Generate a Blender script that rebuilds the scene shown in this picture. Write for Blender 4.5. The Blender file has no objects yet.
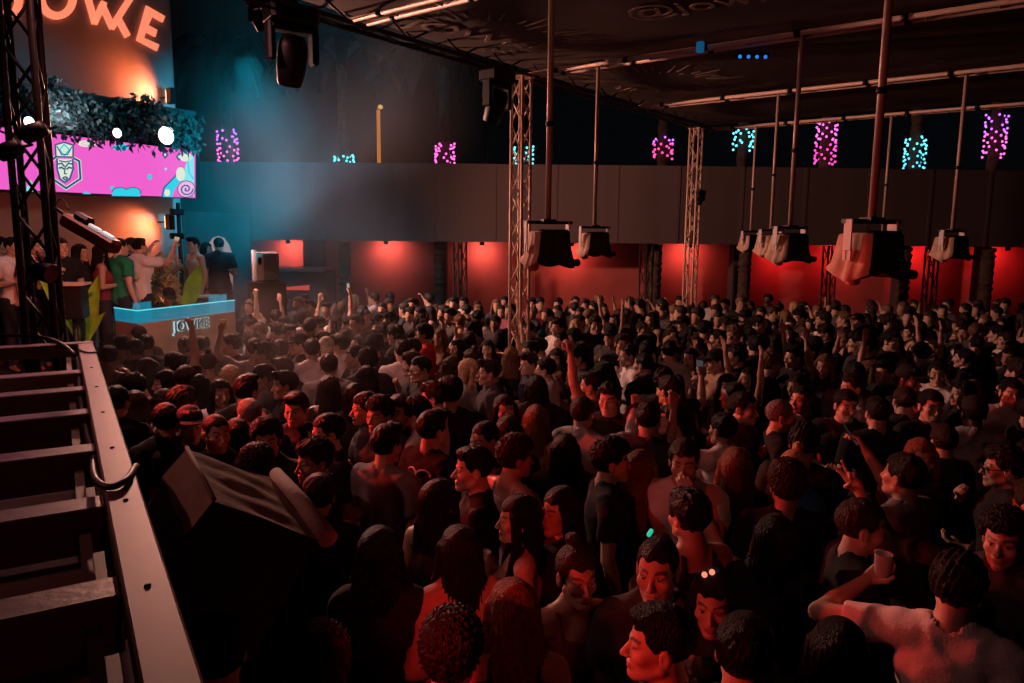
import bpy, math, random
import numpy as np
from mathutils import Matrix, Vector
random.seed(7)
SC = bpy.context.scene; COL = SC.collection
# ---------------------------------------------------------------- camera
EYE = Vector((0, 0, 2.92)); FOC = 740.0; PITCH = .1428; ROLL = .0099
_R0 = Vector((1, 0, 0)); _U0 = Vector((0, math.sin(PITCH), math.cos(PITCH))); FWD = Vector((0, math.cos(PITCH), -math.sin(PITCH)))
CX = _R0*math.cos(ROLL) + _U0*math.sin(ROLL); CU = _U0*math.cos(ROLL) - _R0*math.sin(ROLL)
cam = bpy.data.cameras.new('camera'); camo = bpy.data.objects.new('camera', cam); COL.objects.link(camo)
cam.sensor_width = 36; cam.lens = FOC/1024*36; cam.clip_start = .05; cam.clip_end = 200
camo.matrix_world = Matrix(((CX.x, CU.x, -FWD.x, EYE.x), (CX.y, CU.y, -FWD.y, EYE.y), (CX.z, CU.z, -FWD.z, EYE.z), (0, 0, 0, 1)))
SC.camera = camo
# ---------------------------------------------------------------- exposure, night sky
vs = SC.view_settings; vs.view_transform = 'Standard'; vs.look = 'None'; vs.gamma = 1; vs.use_curve_mapping = False
vs.exposure = 0.0
w = bpy.data.worlds.new('night_sky'); SC.world = w; w.use_nodes = True
nt = w.node_tree; bg = nt.nodes['Background']
tc = nt.nodes.new('ShaderNodeTexCoord'); sep = nt.nodes.new('ShaderNodeSeparateXYZ'); rmp = nt.nodes.new('ShaderNodeValToRGB')
nt.links.new(tc.outputs['Generated'], sep.inputs[0]); nt.links.new(sep.outputs[2], rmp.inputs[0]); nt.links.new(rmp.outputs[0], bg.inputs[0])
rmp.color_ramp.elements[0].color = (.0009, .0014, .0017, 1); rmp.color_ramp.elements[1].color = (.0004, .0007, .0010, 1)
bg.inputs[1].default_value = 1.0
# ---------------------------------------------------------------- pixels of the survey photograph -> points of the place
def ray(px, py): return (FWD + CX*((px-512)/FOC) - CU*((py-341.5)/FOC))
def at_y(px, py, y): r = ray(px, py); return EYE + r*((y-EYE.y)/r.y)
def at_z(px, py, z): r = ray(px, py); return EYE + r*((z-EYE.z)/r.z)
def at_plane(px, py, p0, n): r = ray(px, py); return EYE + r*((p0-EYE).dot(n)/r.dot(n))
def pix(p):
    v = Vector(p)-EYE; d = v.dot(FWD)
    return (512+FOC*v.dot(CX)/d, 341.5-FOC*v.dot(CU)/d, d)
PHI = .6524; GS = .8                                # the canopy's own grid
def grid(u, v, z=0.): return Vector(((u*math.sin(PHI)+v*math.cos(PHI))*GS, (u*math.cos(PHI)-v*math.sin(PHI))*GS, z))
CANOPY_Z = EYE.z + 2.524*GS; POLE_Z = EYE.z + .135*GS; EDGE_V = -7.24
ROWS = (6.25, 9.85, 13.45, 17.05)
# ---------------------------------------------------------------- lights of the venue
def light(name, kind, loc, target, col, energy, size=.1, angle=60, blend=.4):
    l = bpy.data.lights.new(name, kind); l.color = col; l.energy = energy
    if kind == 'SPOT': l.spot_size = math.radians(angle); l.spot_blend = blend; l.shadow_soft_size = size
    elif kind == 'AREA': l.size = size
    else: l.shadow_soft_size = size
    o = bpy.data.objects.new(name, l); COL.objects.link(o); o.location = loc
    if target is not None: o.rotation_euler = (Vector(target)-Vector(loc)).to_track_quat('-Z', 'Y').to_euler()
    return o
BAY_E = 40; STAGE_OR = 110; HAZE = .12; HAZE2 = .16
# salmon stage wash from the floodlight over the screen, teal washes into the smoke, red spots by the tower and by the roof
light('stage_wash', 'SPOT', (-5.35, 11.6, 4.55), (4.0, 9.5, 2.4), (1, .42, .30), 2600, .12, 132, .6)
light('stage_front', 'SPOT', (-2.1, 7.0, 4.7), (-5.6, 10.6, 1.7), (1, .52, .36), 620, .1, 50, .6)
light('teal_wash', 'SPOT', (-1.6, 9.6, 4.7), (-5.5, 14.0, 4.1), (.0, .50, .80), 2600, .15, 44, .9)
light('teal_back', 'SPOT', (-4.6, 13.2, 5.9), (-3.9, 13.9, 2.0), (.0, .48, .75), 350, .2, 100, .8)
light('tower_wash', 'SPOT', (-3.35, 5.7, 5.3), (1.2, 3.6, 1.5), (1, .35, .31), 340, .08, 140, .7)
light('red_left', 'SPOT', (-3.36, 5.49, 2.60), (.5, 4.6, 1.2), (1, .035, .02), 520, .06, 56, .5)
light('red_low', 'SPOT', (-.45, 1.75, 1.95), (1.2, 3.6, 1.6), (1, .03, .02), 26, .05, 110, .6)
light('red_high', 'SPOT', (-2.0, 6.9, 4.4), (2.4, 4.2, 1.5), (1, .10, .06), 60, .1, 75, .8)
light('teal_up', 'SPOT', (-4.7, 11.5, 2.2), (-3.7, 14.2, 6.4), (.0, .46, .72), 1300, .15, 80, .9)
light('red_front', 'SPOT', (1.0, -.8, 4.0), (-1.3, 2.4, 2.1), (1, .07, .055), 9, .1, 62, .7)
light('left_wash', 'SPOT', (-4.6, 2.4, 4.7), (1.6, 5.0, 1.6), (1, .33, .28), 90, .08, 72, .5)
# ---------------------------------------------------------------- materials (all node-based)
def mat(name, col, rough=.6, metal=0., emit=None, estr=0., noise=0., nscale=8., bump=0., bscale=40., spec=.5, stretch=None):
    m = bpy.data.materials.new(name); m.use_nodes = True
    t = m.node_tree; b = t.nodes['Principled BSDF']
    b.inputs['Base Color'].default_value = (*col, 1); b.inputs['Roughness'].default_value = rough; b.inputs['Metallic'].default_value = metal
    b.inputs['Specular IOR Level'].default_value = spec
    if emit: b.inputs['Emission Color'].default_value = (*emit, 1); b.inputs['Emission Strength'].default_value = estr
    if noise or bump:
        c = t.nodes.new('ShaderNodeTexCoord'); src = c.outputs['Object']
        if stretch:
            mp = t.nodes.new('ShaderNodeMapping'); mp.inputs['Scale'].default_value = stretch; t.links.new(src, mp.inputs[0]); src = mp.outputs[0]
    if noise:
        n = t.nodes.new('ShaderNodeTexNoise'); n.inputs['Scale'].default_value = nscale; n.inputs['Detail'].default_value = 4; t.links.new(src, n.inputs['Vector'])
        r = t.nodes.new('ShaderNodeValToRGB'); t.links.new(n.outputs[0], r.inputs[0])
        r.color_ramp.elements[0].position = .3; r.color_ramp.elements[1].position = .7
        r.color_ramp.elements[0].color = (*[x*(1-noise) for x in col], 1); r.color_ramp.elements[1].color = (*[min(1, x*(1+noise)) for x in col], 1)
        t.links.new(r.outputs[0], b.inputs['Base Color'])
    if bump:
        n = t.nodes.new('ShaderNodeTexNoise'); n.inputs['Scale'].default_value = bscale; n.inputs['Detail'].default_value = 3; t.links.new(src, n.inputs['Vector'])
        bp = t.nodes.new('ShaderNodeBump'); bp.inputs['Strength'].default_value = bump; bp.inputs['Distance'].default_value = .02
        t.links.new(n.outputs[0], bp.inputs['Height']); t.links.new(bp.outputs[0], b.inputs['Normal'])
    return m
def own_colour(m, var=0., nscale=12.):
    """base colour taken from the object's own colour, with a little variation"""
    t = m.node_tree; b = t.nodes['Principled BSDF']; oi = t.nodes.new('ShaderNodeObjectInfo'); src = oi.outputs['Color']
    if var:
        n = t.nodes.new('ShaderNodeTexNoise'); n.inputs['Scale'].default_value = nscale; n.inputs['Detail'].default_value = 3
        c = t.nodes.new('ShaderNodeTexCoord'); t.links.new(c.outputs['Object'], n.inputs['Vector'])
        r = t.nodes.new('ShaderNodeMapRange'); r.inputs[1].default_value = .3; r.inputs[2].default_value = .7; r.inputs[3].default_value = 1-var; r.inputs[4].default_value = 1+var; t.links.new(n.outputs[0], r.inputs[0])
        x = t.nodes.new('ShaderNodeVectorMath'); x.operation = 'SCALE'; t.links.new(src, x.inputs[0]); t.links.new(r.outputs[0], x.inputs[3]); src = x.outputs[0]
    t.links.new(src, b.inputs['Base Color'])
    return src
def skin_mat(name):
    m = mat(name, (.5, .33, .25), .5, bump=.06, bscale=220)
    src = own_colour(m)
    t = m.node_tree; b = t.nodes['Principled BSDF']
    a = t.nodes.new('ShaderNodeVertexColor'); a.layer_name = 'tone'; s = t.nodes.new('ShaderNodeSeparateColor'); t.links.new(a.outputs[0], s.inputs[0])
    lip = t.nodes.new('ShaderNodeMix'); lip.data_type = 'RGBA'; lip.blend_type = 'MULTIPLY'; lip.inputs[7].default_value = (.62, .30, .32, 1); t.links.new(s.outputs[0], lip.inputs[0]); t.links.new(src, lip.inputs[6])
    cur = lip.outputs[2]
    for i, cc in ((2, (.62, .60, .57, 1)), (1, (.014, .010, .008, 1))):
        x = t.nodes.new('ShaderNodeMix'); x.data_type = 'RGBA'; t.links.new(s.outputs[i], x.inputs[0]); t.links.new(cur, x.inputs[6])
        x.inputs[7].default_value = cc; cur = x.outputs[2]
    t.links.new(cur, b.inputs['Base Color'])
    return m
def hair_mat(name):
    m = mat(name, (.05, .03, .02), .5, bump=.9, bscale=150, stretch=(1, 1, .12), spec=.18); own_colour(m, .45, 60); return m
def cloth_mat(name):
    m = mat(name, (.1, .1, .1), .85, bump=.15, bscale=90, spec=.25); own_colour(m, .12, 12); return m
def emit_mat(name, col, s): return mat(name, (0, 0, 0), .5, emit=col, estr=s)
# ---------------------------------------------------------------- mesh helpers
class MB:
    def __init__(s): s.v = []; s.f = []; s.sm = []
    def add(s, V, F, smooth=False):
        n = len(s.v); s.v += [tuple(x) for x in V]; s.f += [tuple(i+n for i in f) for f in F]; s.sm += [smooth]*len(F); return s
    def box(s, c, size, M=None, bevel=0.):
        x, y, z = (q/2 for q in size); c = Vector(c)
        if bevel:                                   # chamfered box
            b = min(bevel, x*.9, y*.9, z*.9); V = []
            for sx in (-1, 1):
                for sy in (-1, 1):
                    for sz in (-1, 1):
                        V += [(sx*x, sy*(y-b), sz*(z-b)), (sx*(x-b), sy*y, sz*(z-b)), (sx*(x-b), sy*(y-b), sz*z)]
            bm = bmesh.new(); [bm.verts.new(q) for q in V]; bmesh.ops.convex_hull(bm, input=bm.verts)
            bm.verts.index_update(); V = [v.co.copy() for v in bm.verts]; F = [tuple(v.index for v in f.verts) for f in bm.faces]; bm.free()
        else:
            V = [Vector((sx*x, sy*y, sz*z)) for sx in (-1, 1) for sy in (-1, 1) for sz in (-1, 1)]
            F = [(0, 1, 3, 2), (4, 6, 7, 5), (0, 4, 5, 1), (2, 3, 7, 6), (0, 2, 6, 4), (1, 5, 7, 3)]
        V = [Vector(q) for q in V]
        if M is not None: V = [M@q for q in V]
        return s.add([q+c for q in V], F)
    def tube(s, pts, r, n=8, smooth=True, r2=None, cap=True):
        P = [Vector(p) for p in pts]; V = []; F = []
        m = len(P); up = None
        for i, p in enumerate(P):
            d = (P[min(i+1, m-1)]-P[max(i-1, 0)]).normalized()
            if up is None: up = Vector((0, 0, 1)) if abs(d.z) < .9 else Vector((1, 0, 0))
            a = d.cross(up).normalized(); b = a.cross(d); up = b
            rr = r if r2 is None else r + (r2-r)*i/(m-1)
            for k in range(n):
                t = 2*math.pi*k/n; V.append(p + (a*math.cos(t)+b*math.sin(t))*rr)
        for i in range(m-1):
            for k in range(n):
                k2 = (k+1) % n; F.append((i*n+k, i*n+k2, (i+1)*n+k2, (i+1)*n+k))
        s.add(V, F, smooth)
        if cap: s.f += [tuple(len(s.v)-len(V)+k for k in range(n))[::-1], tuple(len(s.v)-n+k for k in range(n))]; s.sm += [False, False]
        return s
    def lathe(s, c, prof, n=16, M=None, smooth=True):
        c = Vector(c); V = []; F = []
        for r, z in prof:
            for k in range(n):
                t = 2*math.pi*k/n; q = Vector((r*math.cos(t), r*math.sin(t), z)); V.append((M@q if M is not None else q)+c)
        for i in range(len(prof)-1):
            for k in range(n): F.append((i*n+k, i*n+(k+1) % n, (i+1)*n+(k+1) % n, (i+1)*n+k))
        return s.add(V, F, smooth)
    def ball(s, c, r, n=8, m=5):
        prof = [(max(1e-4, r*math.sin(math.pi*i/m)), -r*math.cos(math.pi*i/m)) for i in range(m+1)]
        return s.lathe(c, prof, n)
    def prism(s, poly, ext):                        # closed outline, extruded by a vector
        n = len(poly); P = [Vector(p) for p in poly]; ext = Vector(ext)
        V = P + [p+ext for p in P]
        F = [tuple(range(n)), tuple(range(2*n-1, n-1, -1))] + [(i, i+n, (i+1) % n+n, (i+1) % n) for i in range(n)]
        return s.add(V, F)
    def obj(s, name, m, parent=None, at=None):
        me = bpy.data.meshes.new(name)
        at = Vector(at) if at is not None else None
        V = [Vector(v)-at for v in s.v] if at is not None else s.v
        me.from_pydata([tuple(v) for v in V], [], s.f); me.update()
        bm = bmesh.new(); bm.from_mesh(me); bmesh.ops.recalc_face_normals(bm, faces=bm.faces)
        for f in bm.faces: f.smooth = s.sm[f.index] if f.index < len(s.sm) else False
        bm.to_mesh(me); bm.free()
        me.materials.append(m)
        o = bpy.data.objects.new(name, me); COL.objects.link(o)
        if at is not None: o.location = at
        if parent is not None:
            o.parent = parent
            if at is None: o.matrix_parent_inverse = Matrix.Translation(-parent.location) if parent.type == 'EMPTY' else parent.matrix_basis.inverted()
            else: o.location = at - parent.location
        return o
import bmesh
def tag(o, label=None, cat=None, group=None, kind=None):
    if label: o['label'] = label
    if cat: o['category'] = cat
    if group: o['group'] = group
    if kind: o['kind'] = kind
    return o
def thing(name, loc, label, cat, group=None):
    o = bpy.data.objects.new(name, None); COL.objects.link(o); o.location = loc; o.empty_display_size = .1
    return tag(o, label, cat, group)
def rotz(a): return Matrix.Rotation(a, 3, 'Z')
def text_mesh(body, size, ext=.01):
    c = bpy.data.curves.new('lettering', 'FONT'); c.body = body; c.size = size; c.extrude = ext; c.align_x = 'CENTER'; c.align_y = 'CENTER'
    o = bpy.data.objects.new('lettering', c); COL.objects.link(o)
    dg = bpy.context.evaluated_depsgraph_get(); me = bpy.data.meshes.new_from_object(o.evaluated_get(dg))
    COL.objects.unlink(o); bpy.data.objects.remove(o)
    return me
# ---------------------------------------------------------------- the venue: floor, walls, canopy
M = {}
M['floor'] = mat('dark_concrete', (.05, .045, .045), .7, noise=.3, nscale=3, bump=.2)
M['fascia'] = mat('grey_cladding', (.115, .088, .083), .75, noise=.10, nscale=1.2, bump=.1, bscale=4, stretch=(2.5, 1, .15))
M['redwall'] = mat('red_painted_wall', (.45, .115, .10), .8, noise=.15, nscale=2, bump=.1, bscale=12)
M['darkwall'] = mat('dark_wall', (.05, .042, .042), .85, noise=.3, nscale=2)
M['tarp'] = mat('canopy_tarp', (.085, .066, .053), .8, noise=.35, nscale=1.1, bump=.3, bscale=2.5)
M['print'] = mat('faded_canopy_print', (.34, .26, .22), .8, noise=.4, nscale=6)
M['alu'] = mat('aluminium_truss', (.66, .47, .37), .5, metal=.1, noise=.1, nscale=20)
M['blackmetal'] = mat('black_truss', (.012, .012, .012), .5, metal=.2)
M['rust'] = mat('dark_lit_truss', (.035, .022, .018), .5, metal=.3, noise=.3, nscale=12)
M['black'] = mat('black_plastic', (.006, .006, .0065), .5, spec=.3)
M['lens'] = mat('lamp_lens', (.25, .25, .28), .15, metal=.3)
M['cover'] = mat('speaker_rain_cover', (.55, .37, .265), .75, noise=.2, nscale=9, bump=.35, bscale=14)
M['cover_shaded'] = mat('shaded_speaker_cover', (.025, .02, .018), .85, bump=.2, bscale=20)  # darker copy of the speaker cover, shade put into its colour
M['bracket'] = mat('pale_grey_bracket', (.62, .58, .56), .5)
M['pole'] = mat('steel_pole', (.55, .40, .32), .45, metal=.1)
M['joist'] = mat('grey_roof_joist', (.14, .092, .09), .42, metal=.1, noise=.18, nscale=7, bump=.1, bscale=30)
M['rail'] = mat('pale_roof_rail', (.145, .082, .082), .5, metal=.1, noise=.12, nscale=6)
M['deck'] = mat('dark_roof_deck', (.10, .06, .055), .6, noise=.3, nscale=4)
M['cable'] = mat('black_cable', (.01, .01, .01), .5)
M['stagewall'] = mat('stage_facade_render', (.30, .255, .245), .85, noise=.15, nscale=1.4, bump=.15, bscale=6)
M['stagewood'] = mat('booth_board', (.36, .26, .21), .7, noise=.12, nscale=4)
M['bark'] = mat('palm_bark', (.07, .045, .032), .9, noise=.4, nscale=9, bump=.6, bscale=14)
M['leaf'] = mat('dark_foliage', (.006, .010, .007), .6, noise=.4, nscale=9)
M['banana'] = mat('banana_leaf', (.34, .72, .05), .45, noise=.25, nscale=5)

def plane_strip(name, pts, z0, z1, m, thick=.12, kind='structure', seams=None):
    b = MB()
    for (x0, y0), (x1, y1) in zip(pts[:-1], pts[1:]):
        d = Vector((x1-x0, y1-y0, 0)).normalized(); n = Vector((-d.y, d.x, 0))*thick
        b.prism([(x0, y0, z0), (x1, y1, z0), (x1, y1, z1), (x0, y0, z1)], n)
    if seams:                                       # thin vertical joints of the cladding panels
        for (x0, y0), (x1, y1) in zip(pts[:-1], pts[1:]):
            L = math.hypot(x1-x0, y1-y0); k = max(1, int(L/seams)); d = Vector((x1-x0, y1-y0, 0))/L; n = Vector((d.y, -d.x, 0))
            for i in range(k+1):
                c = Vector((x0, y0, 0)) + d*(L*i/k)
                b.box((c.x+n.x*.001, c.y+n.y*.001, (z0+z1)/2), (.07, .016, z1-z0), rotz(math.atan2(d.y, d.x)))
    return tag(b.obj(name, m), kind=kind)

tag(MB().box((2, 6, -.06), (44, 40, .12)).obj('floor', M['floor']), kind='structure')
WY = 16.0                                           # the gallery wall runs across the far side
FZ0 = at_y(387, 241, WY).z; FZ1 = at_y(400, 163, WY).z
wpts = [(-9.5, 16.2), (-3.0, WY), (3.5, WY), (9.0, WY+.25), (15.5, WY+.55)]
plane_strip('wall_gallery', wpts, FZ0, FZ1, M['fascia'], seams=1.15)
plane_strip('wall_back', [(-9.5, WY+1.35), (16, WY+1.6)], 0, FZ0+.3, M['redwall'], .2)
b = MB(); b.prism([(-9.5, 16.2, FZ0), (15.5, WY+.55, FZ0), (16, WY+1.7, FZ0+.06), (-9.5, WY+1.4, FZ0+.06)], (0, 0, .06))
tag(b.obj('ceiling_arcade', M['darkwall']), kind='structure')
# piers of the arcade (dark reveals between the red bays)
n_ = 0
for x0, x1 in ((303, 322), (437, 446), (648, 657), (734, 741), (902, 910), (984, 991)):
    p0 = at_y(x0, 270, WY+.9); p1 = at_y(x1, 270, WY+.9)
    n_ += 1
    tag(MB().box(((p0.x+p1.x)/2, WY+1.15, FZ0/2), (p1.x-p0.x, .4, FZ0)).obj('trim_%d' % n_, M['darkwall']), kind='structure')

# ---- canopy: sagging tarp with faded printed lettering, in the grid of the trusses
b = MB(); NU, NV = 22, 26; V = []; F = []
U0, U1, V0, V1 = -3.0, 17.3, EDGE_V-.15, 13.0
def canopy_z(u, v): return CANOPY_Z + .10 - .10*abs(math.sin((u-6.25)/3.6*math.pi))*min(1, (v-EDGE_V+.3)/2)
for i in range(NU+1):
    for j in range(NV+1):
        u = U0+(U1-U0)*i/NU; v = V0+(V1-V0)*j/NV; V.append(grid(u, v, canopy_z(u, v)))
for i in range(NU):
    for j in range(NV): F.append((i*(NV+1)+j, (i+1)*(NV+1)+j, (i+1)*(NV+1)+j+1, i*(NV+1)+j+1))
n0 = len(V); V += [q+Vector((0, 0, .03)) for q in V]; F += [tuple(n0+k for k in f) for f in F]
b.add(V, F, True); canopy = tag(b.obj('ceiling_canopy', M['tarp']), kind='structure')
def tarp_z(q): return canopy_z((q.x*math.sin(PHI)+q.y*math.cos(PHI))/GS, (q.x*math.cos(PHI)-q.y*math.sin(PHI))/GS)
def canopy_text(body, pl, pr, size):
    a_ = at_z(pl[0], pl[1], CANOPY_Z-.02); b_ = at_z(pr[0], pr[1], CANOPY_Z-.02); c = (a_+b_)/2; d_ = b_-a_
    me = text_mesh(body, size, .003)
    # the print is read from below
    me.transform(Matrix.Rotation(math.atan2(d_.y, d_.x), 4, 'Z') @ Matrix.Rotation(math.pi, 4, 'X')); me.materials.append(M['print'])
    for v in me.vertices:
        q = v.co + c; v.co.z += tarp_z(q)-.010-c.z
    o = bpy.data.objects.new('canopy_print', me); COL.objects.link(o); o.location = c; o.parent = canopy
    return o
canopy_text('JOWKE', (440, 37), (524, 50), .52)
canopy_text('@jowke', (655, 13), (775, -4), .46)
# bursts of faded strokes round the lettering
b = MB()
for k in range(54):
    a = 2*math.pi*k/54; r0 = .62+.08*math.sin(k*2.3); r1 = r0+.22+.14*math.sin(k*1.7)
    for px_ in ((486, 42), (655, 84)):
        c = at_z(px_[0], px_[1], CANOPY_Z-.008)
        d = Vector((math.cos(a)*1.3, math.sin(a), 0)); e = Vector((-d.y, d.x, 0)).normalized()*.016; q = c+d*r1
        if (q.x*math.cos(PHI)-q.y*math.sin(PHI))/GS < EDGE_V+.1 or (q.x*math.sin(PHI)+q.y*math.cos(PHI))/GS > U1-.1: continue
        T3 = [c+d*r0-e, q, c+d*r0+e]
        for t3 in T3: t3.z = tarp_z(t3)-.008
        b.prism(T3, (0, 0, .004))
b.obj('canopy_print', M['print'], canopy)

# ---- trusses
def ladder_beam(u, v0, v1, label):
    """two spaced tubes under the tarp with couplers and lacing"""
    c0 = grid(u, v0, CANOPY_Z)
    t = thing('truss_beam', c0, label, 'truss', 'cross beams under the canopy')
    ax = (grid(u, v1)-grid(u, v0)).normalized(); n = Vector((-ax.y, ax.x, 0)); L = (grid(u, v1)-grid(u, v0)).length
    for s in (-1, 1): MB().tube([c0+n*s*.085-Vector((0, 0, .02)), c0+n*s*.085+ax*L-Vector((0, 0, .02))], .024, 8).obj('chord', M['alu'], t)
    b = MB(); k = int(L/.55)
    for i in range(k+1):
        p = c0+ax*(L*i/k)-Vector((0, 0, .02))
        b.tube([p-n*.085, p+n*.085], .014, 6)
        if i < k: b.tube([p-n*.085*(1 if i % 2 else -1), p+ax*(L/k)+n*.085*(1 if i % 2 else -1)], .009, 5)
    b.obj('lacing', M['alu'], t)
    b = MB(); k = int(L/.9)
    for i in range(k):
        p = c0+ax*(L*(i+.5)/k)-Vector((0, 0, .02))
        for s in (-1, 1): b.tube([p+n*s*.085-ax*.03, p+n*s*.085+ax*.03], .032, 8)
    b.obj('coupler', M['black'], t)
bl = ['pale cross beam under the canopy, the one nearest the camera, at the upper left', 'pale cross beam meeting the front lattice tower under the canopy',
      'pale cross beam under the canopy, second from its far end', 'pale cross beam along the far end of the canopy, from the far tower']
for r_, l_ in zip(ROWS, bl): ladder_beam(r_, EDGE_V, 9.5, l_)
def box_truss(name, p0, p1, side, m, label, group, seg=.42, up=Vector((0, 0, 1)), rc=.024, tw=0., plate=True):
    p0 = Vector(p0); p1 = Vector(p1); ax = (p1-p0).normalized(); L = (p1-p0).length
    a = Vector((math.cos(tw), math.sin(tw), 0)) if abs(ax.z) > .9 else ax.cross(up).normalized()
    c = ax.cross(a).normalized()
    t = thing(name, p0, label, 'truss', group)
    cs = [a*s1*side/2 + c*s2*side/2 for s1, s2 in ((-1, -1), (1, -1), (1, 1), (-1, 1))]
    for q in cs: MB().tube([p0+q, p1+q], rc, 8).obj('chord', m, t)
    k = max(2, int(L/seg)); bb = MB()
    for j in range(4):
        q0, q1 = cs[j], cs[(j+1) % 4]
        for i in range(k):
            s0 = p0+ax*(L*i/k); s1 = p0+ax*(L*(i+1)/k)
            if i % 2: bb.tube([s0+q1, s1+q0], rc*.5, 5)
            else: bb.tube([s0+q0, s1+q1], rc*.5, 5)
    bb.obj('lacing', m, t)
    if plate:
        for p in (p0, p1): pb = MB(); pb.box(p, (side*1.35, side*1.35, .03), rotz(tw)); pb.obj('end_plate', m, t)
    return t
for (u, v, lab) in ((9.66, EDGE_V, 'tall pale lattice truss tower standing in the crowd under the canopy edge'),
                    (16.43, EDGE_V-.05, 'far lattice truss tower standing at the back of the dance floor')):
    g = grid(u, v)
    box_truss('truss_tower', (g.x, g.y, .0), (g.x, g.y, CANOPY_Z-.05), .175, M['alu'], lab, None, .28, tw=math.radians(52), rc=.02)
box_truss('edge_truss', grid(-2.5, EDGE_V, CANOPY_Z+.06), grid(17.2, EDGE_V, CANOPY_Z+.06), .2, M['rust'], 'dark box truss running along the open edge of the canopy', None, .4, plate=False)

# ---- speakers hung from the canopy on poles, in rain covers
SPK = [((6.25, -4.33), 'nearest hanging speaker left of centre, its shaded dark side facing the camera', 'long steel pole above the nearest hanging speaker left of centre', 0),
       ((9.85, -5.96), 'hanging speaker just right of the front lattice tower, second from the left', 'steel pole of the hanging speaker second from the left', 1),
       ((6.25, -1.31), 'large tan covered hanging speaker on the right, cloth folds lit from the left', 'thick steel pole of the large hanging speaker on the right', 0),
       ((9.85, -3.03), 'tan covered hanging speaker, the largest and rightmost of the row of three', 'steel pole of the rightmost speaker in the row of three', 1),
       ((13.45, -4.47), 'tan covered hanging speaker in the middle of the row of three', 'steel pole of the middle speaker in the row of three', 2),
       ((17.05, -6.13), 'smallest hanging speaker, leftmost of the row of three', 'steel pole of the leftmost speaker in the row of three', 3),
       ((13.45, -1.65), 'tan covered hanging speaker farthest right, alone before the red wall', 'steel pole of the hanging speaker farthest right', 2),
       ((17.05, -3.35), 'hanging speaker half hidden behind the large one on the right', 'steel pole just right of the thick pole, reaching behind the large speaker', 3)]
def hanging_speaker(u, v, lab, plab):
    g = grid(u, v); top = Vector((g.x, g.y, POLE_Z))
    ps = MB().tube([top, Vector((g.x, g.y, CANOPY_Z))], .024, 12)
    po = tag(ps.obj('hanging_pole', M['pole'], at=top), plab, 'pole', 'poles under the canopy')
    MB().tube([top+Vector((0, 0, .75)), top+Vector((0, 0, .79))], .033, 12).obj('pole_joint', M['black'], po, at=top+Vector((0, 0, .75)))
    MB().box((g.x, g.y, CANOPY_Z), (.16, .16, .05), rotz(-PHI)).obj('pole_clamp', M['black'], po, at=(g.x, g.y, CANOPY_Z))
    R = rotz(math.radians(180+16))                  # local +X is the lit, folded side
    Rz = R.to_4x4(); Rz.translation = top
    def W(p): return Rz @ (Vector(p)*.86)
    t = thing('hanging_speaker', top - Vector((0, 0, .40)), lab, 'speaker', 'hanging speakers')
    b = MB(); b.box(W((-.02, 0, -.22)), (0.2580, 0.2322, 0.2580), R, .015); b.obj('cabinet', M['black'], t)
    # rain cover: rings from the neck to the flared hem, with gathered pleats on the lit side
    V = []; F = []; n = 48; rings = ((-.085, .145, .145), (-.10, .175, .165), (-.20, .185, .175), (-.30, .205, .19), (-.375, .235, .205), (-.395, .225, .20))
    for k, (z, rx, ry) in enumerate(rings):
        for i in range(n):
            a = 2*math.pi*i/n; ca, sa = math.cos(a), math.sin(a)
            sq = 1/max(abs(ca), abs(sa)); sq = min(sq, 1.25)
            f = 1 + (.13*abs(math.sin(a*5.5+.3))*max(0, ca)**.5 - .05 + .02*math.sin(a*7))*min(1, k/2.2)
            V.append(W((ca*sq*rx*f-.01, sa*sq*ry*f, z - (.035*math.sin(a*3+1) if k >= 4 else 0))))
    for k in range(len(rings)-1):
        for i in range(n): F.append((k*n+i, k*n+(i+1) % n, (k+1)*n+(i+1) % n, (k+1)*n+i))
    F.append(tuple(range(n)))
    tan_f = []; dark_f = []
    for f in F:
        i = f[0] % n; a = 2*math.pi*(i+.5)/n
        # shade put into the colour: cover sides turned away from the stage
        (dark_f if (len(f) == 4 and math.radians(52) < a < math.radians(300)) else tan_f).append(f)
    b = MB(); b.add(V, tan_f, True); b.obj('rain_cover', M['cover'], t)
    b = MB(); b.add(V, dark_f, True); tag(b.obj('shaded_cover', M['cover_shaded'], t), 'cover sides in shade, coloured dark')
    # a loose corner of cloth hanging below the hem, and the roll along the back edge
    b = MB(); b.lathe(W((.15, .03, -.36)), [(.02, .13), (.034, .05), (.045, -.03), (.043, -.07), (.02, -.085)], 12, R); b.obj('cloth_gather', M['cover'], t)
    b = MB(); b.tube([W((-.22, -.19, -.375)), W((-.23, .19, -.375))], .03, 10); b.obj('cloth_roll', M['cover_shaded'], t)
    # yoke: crossbar on the pole and two pale arms
    b = MB(); b.box(W((0, 0, -.005)), (0.4128, 0.0344, 0.0258), R); b.box(W((0, 0, .01)), (0.1032, 0.1032, 0.0258), R); b.obj('yoke_bar', M['black'], t)
    a1 = MB(); a1.box(W((.232, .045, -.10)), (0.0103, 0.0731, 0.1892), R, .004); a1.box(W((.228, .07, -.235)), (0.0086, 0.0241, 0.0774), R); a1.box(W((.228, .018, -.235)), (0.0086, 0.0241, 0.0774), R); a1.obj('yoke_arm', M['bracket'], t)
    a2 = MB(); a2.box(W((-.205, -.02, -.05)), (0.0103, 0.0860, 0.0946), R, .004); a2.obj('yoke_arm', M['bracket'], t)
for (uv, lab, plab, _r) in SPK: hanging_speaker(uv[0], uv[1], lab, plab)

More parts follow.
